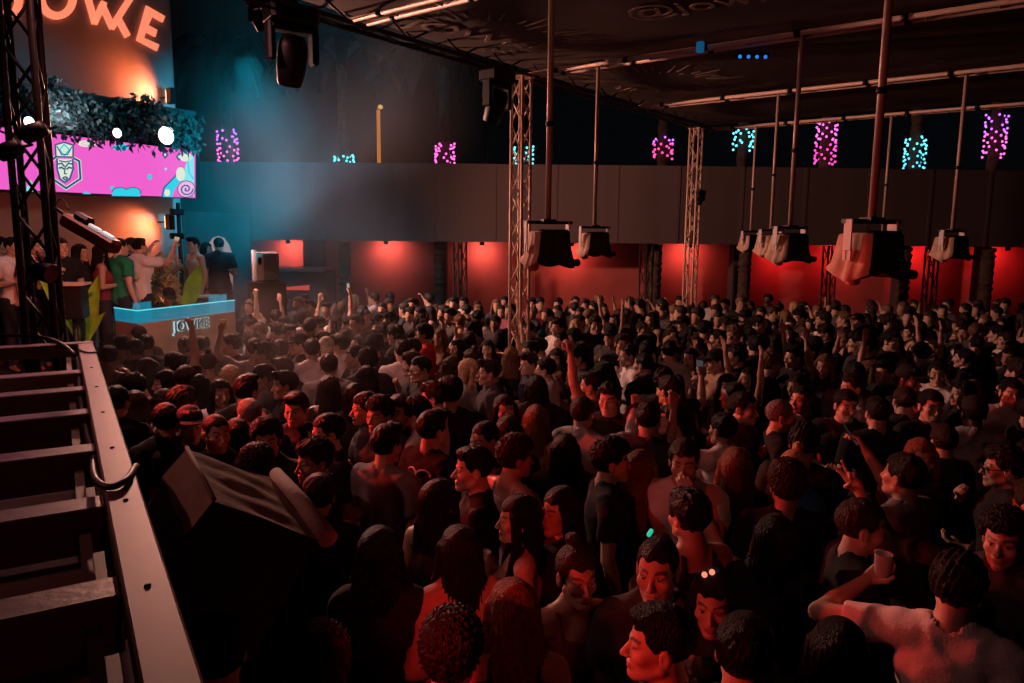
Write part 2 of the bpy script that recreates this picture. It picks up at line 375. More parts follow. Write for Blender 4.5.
# ---- lit bays: small red downlights under the gallery
bays = [(288, 238), (386, 242), (482, 242), (572, 243), (690, 242), (785, 244), (846, 246), (930, 247), (1008, 249)]
bn = ['far left, above the balcony ledge', 'third bay, left of the dark palm trunk', 'just left of the front tower', 'behind the two leftmost speakers', 'beside the far lattice tower',
      'behind the row of three speakers', 'left of the large covered speaker', 'beside the lone right speaker', 'at the right edge of the photo']
for (bx, by), t_ in zip(bays, bn):
    p = at_y(bx, by, WY+1.0); p.z = FZ0-.02
    t = thing('downlight', p, 'small red downlight under the gallery, ' + t_, 'lamp', 'red downlights under the gallery')
    MB().lathe(p, [(.001, .02), (.05, .02), (.055, -.06), (.05, -.065)], 12).obj('housing', M['black'], t)
    MB().lathe(p+Vector((0, 0, -.06)), [(.046, 0), (.001, .004)], 12).obj('lens', emit_mat('red_lamp_lens', (1, .35, .25), 6), t)
    e = BAY_E*(1.0 if bx < 760 else .8)
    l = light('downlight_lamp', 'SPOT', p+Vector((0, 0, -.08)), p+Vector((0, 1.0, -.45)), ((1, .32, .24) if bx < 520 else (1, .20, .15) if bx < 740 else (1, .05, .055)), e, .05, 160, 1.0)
# ---- palm trunks and thin lattice pylons in front of the red bays
def palm_trunk(px, name, lab, y=WY+.55, top=FZ0-.03, r=.135):
    p = at_y(px, 280, y); b = MB(); prof = []
    k = 46
    for i in range(k+1):
        z = top*i/k; prof.append((r*(1+.05*((i % 2)*2-1)+.10*math.sin(i*2.1)+.07*math.sin(i*3.7+px)), z))
    b.lathe((p.x, p.y, 0), prof, 14, smooth=False)
    return tag(b.obj(name, M['bark'], at=(p.x, p.y, 0)), lab, 'tree trunk', 'palm trunks before the red bays')
for px, lab in ((345, 'dark palm trunk left of the second red bay'), (440, 'dark ragged palm trunk between two red bays, left of the front tower'), (655, 'dark palm trunk left of the far lattice tower'),
                (744, 'dark palm trunk under the leftmost speaker of the row of three'), (903, 'dark palm trunk behind the large covered speaker'), (986, 'dark palm trunk right of the lone speaker')):
    palm_trunk(px, 'arcade_palm', lab)
for px, lab in ((460, 'thin lattice pylon right of the dark palm trunk, before the red wall'), (646, 'thin lattice pylon just left of the far tower'), (829, 'thin three-legged lattice pylon left of the large covered speaker'), (931, 'thin lattice pylon in the lit bay beside the lone speaker')):
    p = at_y(px, 270, WY-.35)
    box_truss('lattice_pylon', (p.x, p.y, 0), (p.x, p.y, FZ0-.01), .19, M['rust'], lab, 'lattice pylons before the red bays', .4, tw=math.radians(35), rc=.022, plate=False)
# ---- beyond the wall: palms wrapped in fairy lights, a lamp post
def fairy_palm(px, y0, y1, cols, lab, w=.30, dist=19.0, n=46):
    p = at_y(px, 200, dist); z0 = at_y(px, y1, dist).z; z1 = at_y(px, y0, dist).z
    t = thing('palm_tree', (p.x, p.y, 0), lab, 'palm tree', 'palms wrapped in fairy lights beyond the wall')
    b = MB(); H = max(z1+1.6, 7.2); prof = [(w*.46*(1+.10*((i % 2)*2-1)), H*i/40) for i in range(41)]
    b.lathe((p.x, p.y, 0), prof, 12, smooth=False); b.obj('trunk', M['bark'], t)
    b = MB(); rr = random.Random(px)
    for k in range(16):
        a = 2*math.pi*k/16+rr.random()*.3; d = Vector((math.cos(a), math.sin(a), 0)); L = 1.5+rr.random()*.5; pp = []
        for i in range(7):
            s = i/6; pp.append(Vector((p.x, p.y, H-.1)) + d*L*s + Vector((0, 0, .75*math.sin(s*2.2+.15*k % .5)-.9*s*s)))
        sd = Vector((-d.y, d.x, 0))
        for i in range(6):
            q0, q1 = pp[i], pp[i+1]; b.prism([q0, q1, q1+sd*.16*math.sin(math.pi*(i+1.5)/8)-Vector((0, 0, .10)), q0+sd*.16*math.sin(math.pi*(i+.5)/8)-Vector((0, 0, .10))], (0, 0, .012))
            b.prism([q0, q1, q1-sd*.16*math.sin(math.pi*(i+1.5)/8)-Vector((0, 0, .10)), q0-sd*.16*math.sin(math.pi*(i+.5)/8)-Vector((0, 0, .10))], (0, 0, .012))
    b.obj('crown', M['leaf'], t)
    for ci, (c, f0, f1) in enumerate(cols):
        b = MB()
        for k in range(int(n*(f1-f0))+1):
            s = f0+(f1-f0)*(k+.5)/(n*(f1-f0)); a = k*2.4+rr.random()*.5
            b.ball((p.x+math.cos(a)*w*.8, p.y+math.sin(a)*w*.8, z0+(z1-z0)*s+rr.uniform(-.03, .03)), .030, 6, 4)
        tag(b.obj('fairy_lights', emit_mat('fairy_bulbs', c, 2.2), t), kind='stuff')
PK = (1, .12, .60); CY = (.12, .75, .85); MG = (1, .06, .30); VI = (.55, .12, .9)
fairy_palm(230, 131, 163, [(PK, 0, .6), (VI, .6, 1)], 'palm with violet-pink lights above the left end of the gallery wall')
fairy_palm(345, 156, 163, [(CY, 0, 1)], 'palm with a low patch of cyan lights left of the lamp post', n=18)
fairy_palm(445, 144, 163, [(PK, 0, 1)], 'palm with a short pink band of lights right of the lamp post', n=34)
fairy_palm(523, 148, 163, [(CY, 0, 1)], 'palm with cyan lights seen through the front lattice tower', n=26)
fairy_palm(661, 138, 158, [(MG, 0, .75), (VI, .75, 1)], 'palm with hot pink lights left of the far tower', n=30)
fairy_palm(740, 127, 150, [(CY, 0, 1)], 'palm with cyan lights right of the far tower', n=32)
fairy_palm(822, 121, 165, [((1, .05, .38), 0, .5), ((1, .12, .65), .5, 1)], 'palm with a tall pink column of lights', n=62)
fairy_palm(911, 138, 176, [((.08, .55, .75), 0, .5), (CY, .5, 1)], 'palm with a tall cyan column of lights on the right', n=58)
fairy_palm(989, 115, 157, [((1, .12, .6), 0, .6), (VI, .6, 1)], 'palm with pink and violet lights farthest right', n=56)
p0 = at_y(379, 160, 18.7); p1 = at_y(379.5, 110, 18.7)
t = thing('lamp_post', (p0.x, p0.y, 0), 'thin orange-lit lamp post standing beyond the gallery wall', 'lamp post')
MB().tube([(p0.x, p0.y, 0), (p0.x, p0.y, p1.z)], .045, 10).obj('post', mat('glowing_post', (.8, .42, .12), .5, emit=(.8, .26, .04), estr=.55), t)  # orange lamplight on the post put in as its own glow
MB().lathe((p0.x+.05, p0.y, p1.z+.02), [(.02, 0), (.07, .03), (.05, .09), (.01, .11)], 10).obj('lamp_head', emit_mat('warm_lamp', (1, .6, .2), .7), t)
p1 = at_y(485, 95, 18.7)
tag(MB().tube([(p1.x, 18.7, 0), (p1.x, 18.7, p1.z)], .05, 8).obj('dark_post', mat('blue_grey_post', (.05, .06, .075), .6), at=(p1.x, 18.7, 0)), 'dim blue-grey post beyond the wall left of the tower top', 'post')
# ---------------------------------------------------------------- moving lights on the canopy truss
def moving_head(top, s, aim, lab, name='moving_head_light'):
    t = thing(name, top, lab, 'stage light', 'moving head lights on the canopy')
    top = Vector(top)
    R = rotz(aim)
    b = MB(); b.box(top+Vector((0, 0, -.10*s)), (.42*s, .30*s, .16*s), R, .03*s); b.box(top+Vector((0, 0, -.01*s)), (.1*s, .06*s, .1*s), R); b.obj('base', M['black'], t)
    b = MB()
    for sg in (-1, 1): b.box(top+R@Vector((sg*.19*s, 0, -.32*s)), (.06*s, .14*s, .34*s), R, .02*s)
    b.box(top+Vector((0, 0, -.20*s)), (.40*s, .15*s, .07*s), R, .02*s); b.obj('yoke', M['black'], t)
    T = Matrix.Rotation(math.radians(24), 3, 'X'); h = top+Vector((0, 0, -.40*s))
    b = MB(); b.lathe(h, [(.001, .14*s), (.09*s, .14*s), (.125*s, .06*s), (.125*s, -.12*s), (.105*s, -.26*s), (.10*s, -.27*s)], 16, R@T); b.obj('head', M['black'], t)
    b = MB(); b.lathe(h, [(.10*s, -.265*s), (.05*s, -.255*s), (.001, -.25*s)], 16, R@T); b.obj('lens', M['lens'], t)
def edge_pt(px, z=None):
    best = min((abs(pix(grid(u/20, EDGE_V, CANOPY_Z))[0]-px), u/20) for u in range(-20, 320) if pix(grid(u/20, EDGE_V, CANOPY_Z))[2] > .5)
    return grid(best[1], EDGE_V, CANOPY_Z-.04)
q = at_y(291, 4, 7.0); moving_head(q, 1.05, .6, 'big black moving head light hanging at the top left of the canopy')
tag(MB().tube([q+Vector((.02, .0, -.05)), q+Vector((.02, .0, 1.0))], .03, 8).obj('drop_pipe', M['blackmetal'], at=q), 'black drop pipe holding the big moving head light', 'pipe')
q = edge_pt(498); moving_head(q, .95, .9, 'black moving head light beside the top of the front lattice tower')
q = at_y(701, 190, grid(16.43, EDGE_V).y-.12); moving_head(q, .40, .4, 'small black light clamped halfway up the far lattice tower')
q = at_y(257, -3, 7.4); moving_head(q, .45, -.4, 'small black stage light cut by the top edge, left of the big moving head')
# two small things under the tarp: a blue square and a strip of blue indicator lamps
q = at_y(700, 52, 8.2)
tag(MB().box((q.x, q.y, CANOPY_Z-.03), (.075, .06, .11), rotz(-PHI), .01).obj('marker_box', mat('blue_box', (.02, .2, .45), .5, emit=(.01, .18, .42), estr=.35), at=(q.x, q.y, CANOPY_Z-.03)), 'small blue box under the canopy beam', 'box')
q = at_z(752, 55, CANOPY_Z-.10)
t = thing('indicator_bar', q, 'dark bar with a row of small blue lights under the canopy', 'light')
MB().box(q, (.36, .06, .06), rotz(.0), .01).obj('housing', M['black'], t)
for k in range(4): MB().ball(q+Vector((-.135+.09*k, -.03, -.025)), .020, 8, 5).obj('indicator', emit_mat('blue_indicator', (.02, .22, .75), 1.0), t)

# ---------------------------------------------------------------- left foreground: slatted roof frame with its rail
RZ = 2.14
A = Vector((-.521, .853, 0)).normalized(); Bv = Vector((-A.y, A.x, 0))
r00 = at_z(140, 683, RZ); r01 = at_z(205, 683, RZ); r10 = at_z(79, 342, RZ)
L0 = (r10-r00).dot(A); wr = abs((r01-r00).dot(Bv)); o0 = r00 - A*1.2
roof = thing('roof_frame', (o0.x, o0.y, 0), 'slatted grey roof frame with a pale side rail in the left foreground', 'roof frame')
def fr(a, bq, z): return o0 + A*a + Bv*bq + Vector((0, 0, z-o0.z))
LT = L0+1.2
MR = Matrix((A, Bv, Vector((0, 0, 1)))).transposed()
bx = MB(); bx.box(fr(LT/2, -wr/2, RZ-.05), (LT, wr, .10), MR, .006); rail = bx.obj('rail', M['rail'], roof)
bx = MB()
for k in range(9): bx.lathe(fr(.35+.62*k, -wr*.5, RZ), [(.0075, 0), (.0075, .003), (.004, .005), (.001, .005)], 10)
bx.obj('rivet', M['black'], rail)
MB().box(fr(LT-.05, 1.5, RZ-.04), (.09, 3.2, .09), MR, .006).obj('end_beam', M['joist'], roof)
def tread_at(py, px):
    return (at_z(px, py, RZ-.03)-o0).dot(A)
for k, (px, py) in enumerate(((78, 371), (80, 388), (85, 411), (92, 447), (105, 500), (117, 585))):
    a_ = tread_at(py, px)
    MB().box(fr(a_, 1.5, RZ-.10), (.115, 3.0, .14), MR, .005).obj('joist', M['joist'], roof)
a_ = tread_at(585, 117)-.5*1.0
for a2 in (a_, a_-.52): MB().box(fr(a2, 1.5, RZ-.10), (.115, 3.0, .14), MR, .005).obj('joist', M['joist'], roof)
MB().box(fr(LT/2, 1.55, RZ-.42), (LT, 3.1, .04), MR).obj('deck', M['deck'], roof)
MB().box(fr(LT/2, .06, RZ-.25), (LT, .03, .32), MR).obj('side_board', M['deck'], roof)
bx = MB()
for a_ in (.25, LT-.25):
    for b_ in (.1, 2.95): bx = MB(); bx.tube([fr(a_, b_, 0), fr(a_, b_, RZ-.16)], .04, 10); bx.obj('post', M['blackmetal'], roof)
# cables lying on the frame
def cable(pts, lab, r=.009):
    P = [Vector(p) for p in pts]; Q = []
    for i in range(len(P)-1):
        a0, a1, a2, a3 = P[max(i-1, 0)], P[i], P[i+1], P[min(i+2, len(P)-1)]
        for k in range(6):
            s = k/6; Q.append(.5*((2*a1) + (a2-a0)*s + (2*a0-5*a1+4*a2-a3)*s*s + (3*a1-a0-3*a2+a3)*s**3))
    Q.append(P[-1])
    tag(MB().tube(Q, r, 8).obj('cable', M['cable'], at=Q[0]), lab, 'cable', 'black cables on the roof frame')
cable([at_z(0, 335, RZ+.02), at_z(40, 337, RZ+.02), at_z(58, 342, RZ+.02), at_z(72, 352, RZ), at_z(78, 362, RZ-.05), at_z(80, 395, RZ-.07), at_z(86, 430, RZ-.08), at_z(97, 470, RZ-.07), at_z(100, 500, RZ-.1)], 'black cable trailing along the inner side of the pale rail', .012)
cable([at_z(94, 455, RZ-.06), at_z(93, 470, RZ-.02), at_z(98, 482, RZ+.01), at_z(112, 487, RZ+.012), at_z(128, 478, RZ+.012), at_z(136, 466, RZ-.03), at_z(138, 470, RZ-.12)], 'black cable looped across the pale rail', .011)
cable([at_z(80, 350, RZ+.006), at_z(88, 352.5, RZ+.008), at_z(97, 352, RZ+.006)], 'thin black tie across the far end of the pale rail', .006)

# ---- covered speaker in the foreground, tilted towards the crowd
BL = at_y(186, 449, 2.60); FL = at_y(213, 501, 2.20); FR = at_y(318, 540, 2.35); BR = at_y(270, 477, 2.72)
dn = -((FR-FL).cross(BL-FL)).normalized()
if dn.z > 0: dn = -dn
cs = thing('covered_speaker', Vector(((BL+FR).x/2, (BL+FR).y/2, 0)), 'tan cloth covered speaker tilted over the crowd beside the pale rail', 'speaker')
def quad_grid(p00, p10, p11, p01, n, m, f):
    V = []; F = []
    for i in range(n+1):
        for j in range(m+1):
            s, t2 = i/n, j/m; V.append(p00*(1-s)*(1-t2)+p10*s*(1-t2)+p11*s*t2+p01*(1-s)*t2 + f(s, t2))
    for i in range(n):
        for j in range(m): F.append((i*(m+1)+j, (i+1)*(m+1)+j, (i+1)*(m+1)+j+1, i*(m+1)+j+1))
    return V, F
D = .42
out = (FL-FR).normalized()
slope = out*.02+dn*.13                              # the sloping left flap
inner = MB(); c0 = (BL+FL+FR+BR)/4
inner.prism([q+(c0-q)*.06+dn*.03 for q in (BL, FL, FR, BR)], dn*D*.95); inner.obj('cabinet', M['black'], cs)
b = MB()
V, F = quad_grid(FL, FR, BR, BL, 24, 24, lambda s, t2: -dn*(.006*math.sin(s*9+5*t2)*math.sin(math.pi*t2)*math.sin(math.pi*s)+.005*math.sin(t2*21+s*4)*math.sin(math.pi*s))); b.add(V, F, True)
V, F = quad_grid(BL, FL, FL+slope, BL+slope, 16, 8, lambda s, t2: out*.005*math.sin(s*11+2*t2)*t2); b.add(V, F, True)
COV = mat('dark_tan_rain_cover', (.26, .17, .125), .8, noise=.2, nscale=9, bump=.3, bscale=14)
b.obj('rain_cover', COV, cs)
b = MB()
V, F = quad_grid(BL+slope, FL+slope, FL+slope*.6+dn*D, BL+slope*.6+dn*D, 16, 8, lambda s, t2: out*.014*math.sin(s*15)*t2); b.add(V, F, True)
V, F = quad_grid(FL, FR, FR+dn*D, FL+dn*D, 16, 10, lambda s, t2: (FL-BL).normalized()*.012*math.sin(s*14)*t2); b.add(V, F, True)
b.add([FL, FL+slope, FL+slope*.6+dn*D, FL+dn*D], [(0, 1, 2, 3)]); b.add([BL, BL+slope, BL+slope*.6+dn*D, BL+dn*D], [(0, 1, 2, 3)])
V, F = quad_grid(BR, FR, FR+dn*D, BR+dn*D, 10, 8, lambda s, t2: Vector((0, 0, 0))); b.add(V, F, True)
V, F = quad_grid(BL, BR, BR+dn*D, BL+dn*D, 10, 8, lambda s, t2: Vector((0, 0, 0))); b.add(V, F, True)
tag(b.obj('shaded_front', M['cover_shaded'], cs), 'cover faces in shade, coloured dark')  # shade on the front and lower sides put into the cloth colour
ed = [BL-dn*.006, (BL+FL)/2-dn*.008, FL-dn*.006]
MB().tube(ed, .008, 8).obj('seam', COV, cs)
rb = BR + (BR-BL).normalized()*.012 - dn*.02; rf = FR + (FR-FL).normalized()*.03 - dn*.015
b = MB(); b.tube([rb, (rb+rf)/2-dn*.008, rf], .025, 16, r2=.034); b.obj('rolled_flap', mat('rolled_cloth', (.46, .34, .31), .8, bump=.2), cs)
cc = (BL+FR)/2+dn*D*.9
MB().tube([(cc.x, cc.y, .02), (cc.x, cc.y, cc.z+.05)], .03, 10).obj('stand_pole', M['blackmetal'], cs)
b = MB()
for k in range(3):
    a = k*2.094+.4; b.tube([(cc.x, cc.y, .5), (cc.x+.38*math.cos(a), cc.y+.38*math.sin(a), .02)], .014, 8)
b.obj('stand_leg', M['blackmetal'], cs)

# ---------------------------------------------------------------- left truss tower with the light bar
lt = at_y(34, 200, 5.75)
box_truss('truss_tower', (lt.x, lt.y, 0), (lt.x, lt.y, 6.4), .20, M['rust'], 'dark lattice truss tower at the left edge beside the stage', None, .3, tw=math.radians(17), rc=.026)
p0 = at_y(66, 216, 5.55); p1 = at_y(118, 246, 5.45); ax = (p1-p0).normalized(); nn = Vector((0, -1, 0)); nz = ax.cross(nn).normalized(); nn = nz.cross(ax).normalized()
MX = Matrix((ax, nn, nz)).transposed(); L = (p1-p0).length
if nz.z < 0: nz = -nz
t = thing('light_bar', (p0+p1)/2, 'tilted strobe light bar fixed to the left truss tower', 'stage light')
b = MB(); b.box((p0+p1)/2-nz*.02, (L, .12, .10), MX, .02); b.obj('housing', mat('bar_housing', (.22, .06, .035), .5, noise=.2), t)
b = MB(); b.box(p0+ax*L*.30+nz*.05, (L*.3, .09, .06), MX, .02); b.obj('power_box', M['black'], t)
for k in range(2): b = MB(); b.box(p0+ax*L*(.58+.25*k)+nz*.038+nn*.03, (L*.22, .035, .03), MX, .008); b.obj('led_strip', mat('white_led_strip', (.8, .8, .8), .3, emit=(.9, .88, .95), estr=.35), t)
b = MB(); b.tube([p0+ax*.03, at_y(55, 208, 5.7)], .012, 8); b.obj('bracket', M['black'], t)
cable([at_y(56, 204, 5.7), at_y(60, 199, 5.65), at_y(66, 203, 5.6), p0+nz*.05], 'thin cable from the truss tower to the light bar', .005)
# black lamps clamped on the tower
for k, (px, py, lab) in enumerate(((10, 150, 'dark lamp clamped to the left truss tower before the pink screen'), (34, 132, 'small dark lamp on the left truss tower near the screen top'))):
    q = at_y(px, py, 5.5); t = thing('clamp_lamp', q, lab, 'stage light')
    b = MB(); b.lathe(q, [(.001, .09), (.055, .08), (.065, .0), (.06, -.08), (.05, -.085)], 14, Matrix.Rotation(1.2, 3, 'Y')); b.obj('housing', M['black'], t)
    b = MB(); b.lathe(q, [(.05, -.084), (.001, -.08)], 14, Matrix.Rotation(1.2, 3, 'Y')); b.obj('lens', M['lens'], t)
    b = MB(); b.tube([q, q+Vector((.05, .18, .06))], .012, 6); b.obj('clamp', M['black'], t)

# ---------------------------------------------------------------- stage
SA = Vector((.515, .857, 0)).normalized(); SN = Vector((SA.y, -SA.x, 0))        # along the stage front / outwards to the crowd
STZ = 1.06
scr = at_y(195, 198, 12.5); scr0 = Vector((scr.x, scr.y, 0))
def on_plane(px, py, off=0.): return at_plane(px, py, scr0+SN*off, SN)
def SPt(a, n, z): return scr0 + SA*a + SN*n + Vector((0, 0, z))
MS = Matrix((SA, SN, Vector((0, 0, 1)))).transposed()
MB().box(SPt(-5.0, .6, STZ/2), (12.0, 4.4, STZ), MS).obj('stage_platform', M['darkwall'])
tag(bpy.data.objects['stage_platform'], kind='structure')
# facade behind the screen
fo = -.9
fe = at_plane(173, 100, scr0+SN*fo, SN); ea = (fe-scr0).dot(SA)
b = MB()
for k in range(14):                                  # slightly rounded front
    a0, a1 = ea-9+9*k/14, ea-9+9*(k+1)/14
    def bow(a): return fo + .0*a
    b.prism([SPt(a0, fo, 0), SPt(a1, fo, 0), SPt(a1, fo, 9.5), SPt(a0, fo, 9.5)], -SN*.5)
for k in range(6):
    t0, t1 = math.pi/2*k/6, math.pi/2*(k+1)/6
    c = (ea, fo-.5); r = .5
    P0 = SPt(c[0]+r*math.sin(t0)*.35, c[1]+r*math.cos(t0), 0); P1 = SPt(c[0]+r*math.sin(t1)*.35, c[1]+r*math.cos(t1), 0); Cq = SPt(c[0], c[1], 0)
    b.prism([P0, P1, Cq], (0, 0, 9.5))
tag(b.obj('wall_stage', M['stagewall']), kind='structure')
# sign letters on the facade
LM = mat('orange_sign_letter', (.9, .35, .2), .5, emit=(1, .24, .13), estr=1.05)
def c3(x, y): return (x/5.12, y/5.12)
def strokes(lines, w):
    out = MB()
    for pl in lines:
        for (ax_, ay), (bx_, by) in zip(pl[:-1], pl[1:]):
            dx, dy = bx_-ax_, by-ay; L = math.hypot(dx, dy); nx, ny = -dy/L*w/2, dx/L*w/2
            P = [c3(ax_+nx, ay+ny), c3(bx_+nx, by+ny), c3(bx_-nx, by-ny), c3(ax_-nx, ay-ny)]
            out.prism([on_plane(p[0], p[1], fo+.03) for p in P], SN*.035)
    return out
sg = thing('sign', on_plane(100, 20, fo+.02), 'big orange lit letters of the name sign on the stage facade', 'sign')
E_ = [(745, 30), (840, 85), (828, 115), (775, 85), (755, 130), (800, 155), (790, 190), (742, 163), (732, 195), (810, 230), (798, 262), (695, 207)]
b = MB(); b.prism([on_plane(*c3(*p), fo+.03) for p in E_], SN*.035); b.obj('letter', LM, sg)
strokes([[(432, -60), (484, 122)], [(478, 122), (530, 10)], [(516, 20), (574, 146)], [(566, 146), (690, -50)], [(602, 98), (650, 188)]], 31).obj('letter', LM, sg)
ring = []
for k in range(17):
    a = math.pi*(.0+k/16); ring.append((288+82*math.cos(a), -12+94*math.sin(a)))
strokes([[(288+82, -90), (288+82, -12)], ring, [(288-82, -12), (288-82, -90)]], 38).obj('letter', LM, sg)
strokes([[(96, -60), (92, 20), (78, 62), (50, 70), (20, 50)]], 40).obj('letter', LM, sg)
# LED screen
sc_t = thing('led_screen', on_plane(100, 196, .05), 'long pink LED screen above the stage', 'screen')
def spoly(name, pts, m, off, par, th=.012):
    b = MB(); b.prism([on_plane(x, y, off) for x, y in pts], SN*th); return b.obj(name, m, par)
def c4(x, y): return (x/4.876, 130+y/4.876)
PINK = emit_mat('screen_pink', (.87, .115, .60), 1.0); CYN = emit_mat('screen_cyan', (.03, .62, .80), 1.0); NAVY = emit_mat('screen_navy', (.012, .09, .22), 1.0)
PALE = emit_mat('screen_pale', (.72, .80, .62), 1.0); LPK = emit_mat('screen_light_pink', (.85, .45, .75), 1.0); MINT = emit_mat('screen_mint', (.25, .75, .80), 1.0)
sl, sr = -160, 195
def line_y(x, y0, x0, sl_): return y0+(x-x0)*sl_
lp = [(-60, 119), (48, 134), (195, 151), (195, 198), (48, 191), (-60, 186.5)]
b = MB(); b.prism([on_plane(x, y, -.06) for x, y in [(-61, 118), (196, 150), (196.5, 199), (-61, 187.5)]], SN*.10); b.obj('panel_frame', M['black'], sc_t)
spoly('picture', [(-60, 120), (195, 151), (195, 198), (-60, 186.5)], PINK, .045, sc_t)
O1 = .06
def circ(cx, cy, rx, ry, n=24, rot=0.): return [(cx+rx*math.cos(2*math.pi*k/n)*math.cos(rot)-ry*math.sin(2*math.pi*k/n)*math.sin(rot), cy+rx*math.cos(2*math.pi*k/n)*math.sin(rot)+ry*math.sin(2*math.pi*k/n)*math.cos(rot)) for k in range(n)]
def art(name, pts, m, lay=0): return spoly(name, [c4(*p) for p in pts], m, O1+.006*lay, sc_t, .004)
def artline(name, pts, w, m, lay=0):
    b = MB()
    for (ax_, ay), (bx_, by) in zip(pts[:-1], pts[1:]):
        dx, dy = bx_-ax_, by-ay; L = math.hypot(dx, dy)+1e-6; nx, ny = -dy/L*w/2, dx/L*w/2; ex, ey = dx/L*w*.3, dy/L*w*.3
        P = [(ax_+nx-ex, ay+ny-ey), (bx_+nx+ex, by+ny+ey), (bx_-nx+ex, by-ny+ey), (ax_-nx-ex, ay-ny-ey)]
        b.prism([on_plane(*c4(*p), O1+.006*lay) for p in P], SN*.004)
    return b.obj(name, m, sc_t)
# emblem: hexagon, crowned mask
hexa = [(275, 128), (250, 150), (254, 236), (322, 284), (392, 238), (386, 152), (360, 138)]
artline('emblem', hexa, 17, PALE, 0); artline('emblem', hexa, 10, NAVY, 1)
art('emblem', [(270, 72), (312, 60), (356, 74), (356, 132), (272, 130)], PALE, 0)
artline('emblem', [(270, 72), (312, 60), (356, 74), (356, 132), (272, 130), (270, 72)], 7, NAVY, 1)
artline('emblem', [(312, 70), (338, 96), (314, 124), (290, 98), (312, 70)], 7, CYN, 1); artline('emblem', [(278, 80), (300, 120), (328, 120), (350, 82)], 5, NAVY, 2)
art('emblem', [(278, 140), (354, 142), (356, 190), (340, 238), (316, 256), (292, 238), (278, 190)], PALE, 1)
artline('emblem', [(278, 140), (278, 190), (292, 238), (316, 256), (340, 238), (356, 190), (354, 142)], 8, NAVY, 2)
for pts, w_ in (([(284, 166), (300, 162), (312, 176)], 7), ([(350, 166), (334, 162), (322, 176)], 7), ([(288, 186), (300, 182), (310, 190)], 8), ([(348, 186), (336, 182), (326, 190)], 8),
                ([(318, 178), (314, 212), (324, 214)], 6), ([(306, 234), (318, 228), (330, 234), (318, 244), (306, 234)], 7), ([(290, 150), (318, 156), (346, 150)], 6)): artline('emblem', pts, w_, NAVY, 3)
# shells, blobs and tiles of the picture
for pts, m, l in ((circ(585, 302, 40, 24), NAVY, 0), (circ(648, 302, 40, 24), NAVY, 0), (circ(585, 302, 35, 20), CYN, 1), (circ(648, 302, 35, 20), CYN, 1)):
    art('artwork', [(x, min(y, 322)) for x, y in pts], m, l)
art('artwork', [(545, 322), (548, 300), (680, 300), (684, 324)], CYN, 1)
art('artwork', [(120, 298), (150, 244), (178, 300)], MINT, 0)
art('artwork', [(400, 312), (420, 300), (446, 313)], CYN, 0); art('artwork', circ(730, 228, 11, 14), CYN, 0); art('artwork', circ(546, 282, 9, 9), CYN, 0); art('artwork', circ(808, 190, 6, 6), MINT, 0)
art('artwork', circ(588, 84, 38, 18), CYN, 0); art('artwork', circ(574, 90, 10, 12), NAVY, 1); art('artwork', circ(604, 90, 10, 12), NAVY, 1)
art('artwork', circ(424, 66, 44, 17), PALE, 0); artline('artwork', circ(424, 66, 26, 9)+[(450, 66)], 4, LPK, 1)
for x_, y_ in ((805, 120), (873, 130)):
    artline('artwork', [(x_, y_-14), (x_+12, y_), (x_, y_+16), (x_-12, y_), (x_, y_-14)], 7, NAVY, 0); art('artwork', [(x_, y_-7), (x_+6, y_), (x_, y_+8), (x_-6, y_)], PALE, 0)
art('artwork', [(790, 326), (800, 280), (850, 230), (880, 180), (905, 195), (880, 250), (850, 290), (838, 328)], CYN, 0); artline('artwork', [(790, 326), (800, 280), (850, 230), (880, 180)], 6, NAVY, 1)
art('artwork', circ(815, 306, 14, 18), PALE, 2); art('artwork', circ(880, 215, 22, 34), PALE, 2); art('artwork', circ(905, 132, 30, 22), PALE, 1)
art('artwork', [(905, 170), (945, 112), (945, 325), (925, 300), (890, 250)], MINT, 0); artline('artwork', [(945, 112), (915, 150), (922, 210), (945, 240)], 6, CYN, 1)
art('artwork', circ(908, 288, 44, 42), NAVY, 2); art('artwork', circ(908, 288, 40, 38), LPK, 3)
artline('artwork', [(908+(34-1.9*k)*math.cos(k*.62), 288+(32-1.8*k)*math.sin(k*.62)) for k in range(18)], 6, NAVY, 4)
# hanging greenery above the screen
rr = random.Random(5); b = MB()
gA0 = (on_plane(-80, 120, .1)-scr0).dot(SA); gA1 = (on_plane(197, 145, .1)-scr0).dot(SA)
zt = on_plane(120, 98, .1).z; zb = on_plane(120, 143, .1).z
for k in range(5200):
    a = rr.uniform(gA0, gA1); s = rr.random()
    ztk = zt + .10*math.sin(a*5)+.06*math.sin(a*13); zbk = zb+.02+.05*math.sin(a*19)+.04*math.sin(a*41)
    p = SPt(a, rr.uniform(-.15, .30), ztk+(zbk-ztk)*s); d = Vector((rr.uniform(-1, 1), rr.uniform(-1, 1), rr.uniform(-1.6, .2))).normalized()*rr.uniform(.07, .15); e = d.cross(Vector((rr.uniform(-1, 1), rr.uniform(-1, 1), rr.uniform(-1, 1)))).normalized()*.028
    n0 = len(b.v); b.v += [tuple(p), tuple(p+d*.5+e), tuple(p+d), tuple(p+d*.5-e)]; b.f.append((n0, n0+1, n0+2, n0+3)); b.sm.append(False)
gr = tag(b.obj('hanging_greenery', mat('stage_greenery', (.03, .075, .07), .6, noise=.4, nscale=6)), 'band of dense dark greenery hanging above the pink screen', 'greenery', kind='stuff')
MB().box(SPt((gA0+gA1)/2, .05, (zt+zb)/2+.05), (gA1-gA0, .14, (zt-zb)*.8), MS).obj('planter_board', M['darkwall'], gr)
